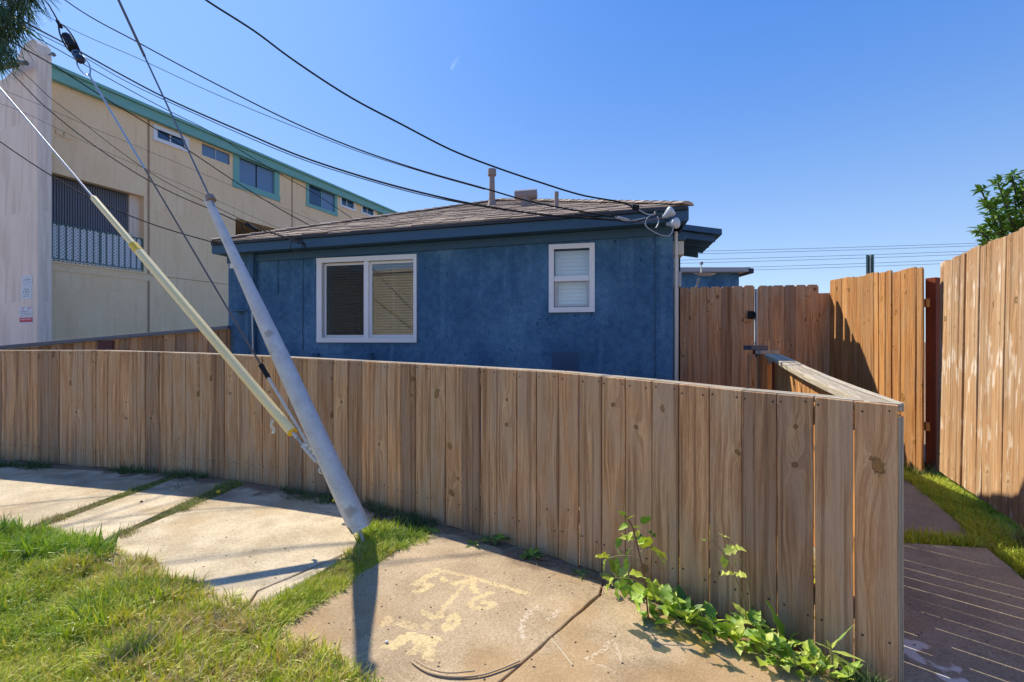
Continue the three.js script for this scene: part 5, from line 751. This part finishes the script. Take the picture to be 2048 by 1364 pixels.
// small bits lying about
for (const [px, py, lab] of [[437, 990, 'yellow flower head in the slab joint left of the grey guard'], [668, 1008, 'yellow flower head beside the foot of the grey guard']]) { const [x, z] = G(px, py); const f = thing('yellow_flower', lab, 'flower', [x, 0, -z]); part('bloom', new THREE.SphereGeometry(0.017, 12, 8).scale(1, 0.8, 1).translate(0, 0.03, 0), std({ color: lin(0.75, 0.5, 0.02) }), f); part('stalk', rod(V(0, -0.03, 0), V(0, 0.03, 0), 0.002, 0.002, 5), stemMat, f); }
{
  const gpt = ([a, b], y = 0.008) => { const [x, z] = G(a, b); return V(x, y, -z); }, straw = std({ color: lin(0.46, 0.34, 0.2), roughness: 0.8 });
  single('dry_twig', tube([[823, 1326], [838, 1338], [862, 1350], [902, 1357], [960, 1354], [1000, 1342], [1040, 1325]].map((p) => gpt(p)), 0.0042, 50, 6), straw, 'long curved dry twig lying on the near slab', 'twig');
  single('dry_twig', tube([[834, 1330], [858, 1344], [895, 1353], [950, 1349]].map((p) => gpt(p, 0.016)), 0.004, 40, 6), straw, 'shorter dry stem lying along the curved twig', 'twig');
  single('straw_stalk', tube([[1106, 1284], [1125, 1306], [1145, 1332]].map((p) => gpt(p, 0.004)), 0.003, 20, 5), std({ color: lin(0.55, 0.48, 0.34) }), 'pale straight straw right of the diagonal slab joint', 'straw');
  single('dry_grass_stalk', tube([[606, 1000], [625, 1015], [660, 1026], [692, 1036]].map((p) => gpt(p, 0.005)), 0.0025, 20, 5), straw, 'pale dry stem on the dirt left of the anchor rod', 'stem');
  const q = rng(71); [[688, 1049, 'small pebble by the foot of the grey guard'], [283, 1004, 'small brown pebble in the left slab joint'], [773, 1286, 'tiny white pebble beside the guard shadow']].forEach(([a, b, l], i) => { const [x, z] = G(a, b), g = new THREE.IcosahedronGeometry([0.014, 0.01, 0.007][i], 1), p = g.attributes.position; for (let k = 0; k < p.count; k++) { const s = 0.8 + 0.4 * hsh(Math.round(p.getX(k) * 4000), Math.round(p.getY(k) * 4000 + p.getZ(k) * 900)); p.setXYZ(k, p.getX(k) * s * 1.3, p.getY(k) * s * 0.7, p.getZ(k) * s); } g.computeVertexNormals(); g.translate(x, 0.006, -z); single('pebble', g, std({ color: lin(...[[0.42, 0.36, 0.27], [0.2, 0.13, 0.08], [0.6, 0.58, 0.55]][i]) }), l, 'pebble'); });
  // crumbs of soil and dead leaf on the slabs
  const cr = []; for (let i = 0; i < 260; i++) { const px = rr(300, 2040, q), py = rr(1040, 1360, q), [x, z] = G(px, py); const g = new THREE.TetrahedronGeometry(rr(0.002, 0.006, q)); g.rotateX(q() * 6).rotateY(q() * 6).scale(1.6, 0.6, 1); g.translate(x, 0.002, -z); cr.push(g); }
  single('soil_crumbs', merge(cr), std({ color: lin(0.09, 0.065, 0.045), roughness: 1 }), 'scattered soil crumbs and dead leaf bits on the concrete', 'litter', null, 'stuff');
  const st = []; for (let i = 0; i < 330; i++) { const t = q(), px = lerp(300, 1700, t), f = footAt(px), d = rr(0.03, 0.3, q), x = f[0] + rr(-0.05, 0.05, q), z = f[1] - d, a = q() * 6.28, l = rr(0.02, 0.07, q); st.push(rod(V(x, 0.004, -z), V(x + Math.cos(a) * l, 0.006 + rr(0, 0.01, q), -z + Math.sin(a) * l), 0.0012, 0.0008, 4)); }
  single('dry_litter', merge(st), straw, 'dry grass stems strewn along the fence foot', 'litter', null, 'stuff');
}
// tree behind the tall fence on the right
{
  const Z = 8, base = P(2075, 600, Z), t = thing('broadleaf_tree', 'glossy leaved tree showing over the pale tall fence', 'tree', [base.x, 0, base.z]), q = rng(83), br = [], lv = [[], [], []];
  const trunk = rod(V(0, -0.05, 0), V(0, 2.3, 0), 0.09, 0.06, 10); br.push(trunk);
  const tips = []; const tip = (px, py) => tips.push(P(px, py, Z + rr(-0.35, 0.35, q)).sub(V(base.x, 0, base.z)));
  [[1962, 380], [1996, 366], [2024, 352], [1974, 408], [2012, 392], [2046, 372], [1960, 462], [1978, 448], [1998, 430], [2020, 420], [2044, 400], [1985, 478], [2005, 462], [2030, 448], [2052, 430], [2018, 485], [2046, 470], [2075, 380], [2085, 420], [2075, 455], [2110, 400], [2105, 450], [2060, 345], [2100, 360], [2135, 430], [2140, 380], [2130, 470], [1970, 488], [1990, 405], [2030, 375], [2008, 440], [2040, 490], [2000, 492]].forEach((p) => tip(...p));
  for (const e of tips) {
    const s = V(rr(-0.05, 0.05, q), rr(1.8, 2.4, q), 0), m1 = s.clone().lerp(e, 0.55).add(V(rr(-0.1, 0.1, q), rr(-0.15, 0.02, q), rr(-0.1, 0.1, q))); br.push(tube([s, m1, e], 0.012, 14, 5));
    for (let k = 0; k < 62; k++) { const c = k < 20 ? e : m1.clone().lerp(e, rr(0.35, 1, q)), a = q() * 6.283, el = rr(-0.5, 1.1, q), l = rr(0.09, 0.17, q), g = leafGeo(l, l * 0.4, { r: q, n: 4, teeth: 0, curl: rr(0.1, 0.7, q), fold: 0.5 }), d = V(Math.cos(a) * Math.cos(el), Math.sin(el), Math.sin(a) * Math.cos(el)), o = new THREE.Object3D(); orient(o, c.clone().addScaledVector(d, 0.01).add(V(rr(-0.05, 0.05, q), rr(-0.05, 0.05, q), rr(-0.05, 0.05, q))), d, rr(-0.6, 0.6, q)); o.updateMatrix(); g.applyMatrix4(o.matrix); lv[Math.floor(q() * 3)].push(g); }
  }
  part('trunk', merge(br), std({ color: lin(0.07, 0.06, 0.045), roughness: 0.9 }), t);
  lv.forEach((l, i) => { const m = part('crown', merge(l), new THREE.MeshPhysicalMaterial({ color: lin(...[[0.07, 0.18, 0.02], [0.13, 0.28, 0.025], [0.24, 0.38, 0.04]][i]), roughness: 0.45, transmission: 0.3, thickness: 0, side: THREE.DoubleSide }), t); m.userData.kind = 'stuff'; });
}
// feathery tree reaching in at the top left
{
  const Z = 3.9, t = thing('feathery_tree', 'feathery drooping tree branch in the top left corner', 'tree', [-6.3, 0, -3.3]), q = rng(91), o = V(-6.3, 0, -3.3), lv = [[], []], br = [rod(V(0, -0.05, 0), V(0.1, 4.3, 0.05), 0.11, 0.06, 10)];
  const anchors = [[-30, 30], [-5, 12], [15, 28], [32, 8], [48, -14], [8, 62], [-12, 80], [28, 46], [-20, 110], [5, 100], [-40, 60], [-60, 20], [60, -30], [20, -30], [-20, -40]];
  for (const [px, py] of anchors) {
    const e = P(px, py, Z + rr(-0.15, 0.15, q)).sub(o); br.push(tube([V(0.1, 4.2, 0.05), V(0.1, 4.2, 0.05).lerp(e, 0.6).add(V(0, 0.2, 0)), e], 0.007, 14, 5));
    for (let k = 0; k < 110; k++) { const a = q() * 6.283, out = rr(0.02, 0.32, q), l = rr(0.09, 0.27, q), s = e.clone().add(V(rr(-0.06, 0.06, q), rr(-0.03, 0.06, q), rr(-0.06, 0.06, q))), d = V(Math.cos(a) * out * 2, rr(-1, -0.1, q), Math.sin(a) * out * 2).normalize(), g = leafGeo(l, 0.008, { r: q, n: 4, teeth: 0, curl: rr(-0.6, 0.9, q), fold: 0.3 }), ob = new THREE.Object3D(); orient(ob, s, d, rr(-3, 3, q)); ob.updateMatrix(); g.applyMatrix4(ob.matrix); lv[k % 2].push(g); }
  }
  part('trunk', merge(br), std({ color: lin(0.1, 0.08, 0.06), roughness: 0.9 }), t);
  lv.forEach((l, i) => { const m = part('crown', merge(l), leafMat(...[[0.03, 0.075, 0.03], [0.06, 0.13, 0.03]][i], 0.35), t); m.userData.kind = 'stuff'; });
}
renderer.render(scene, camera);
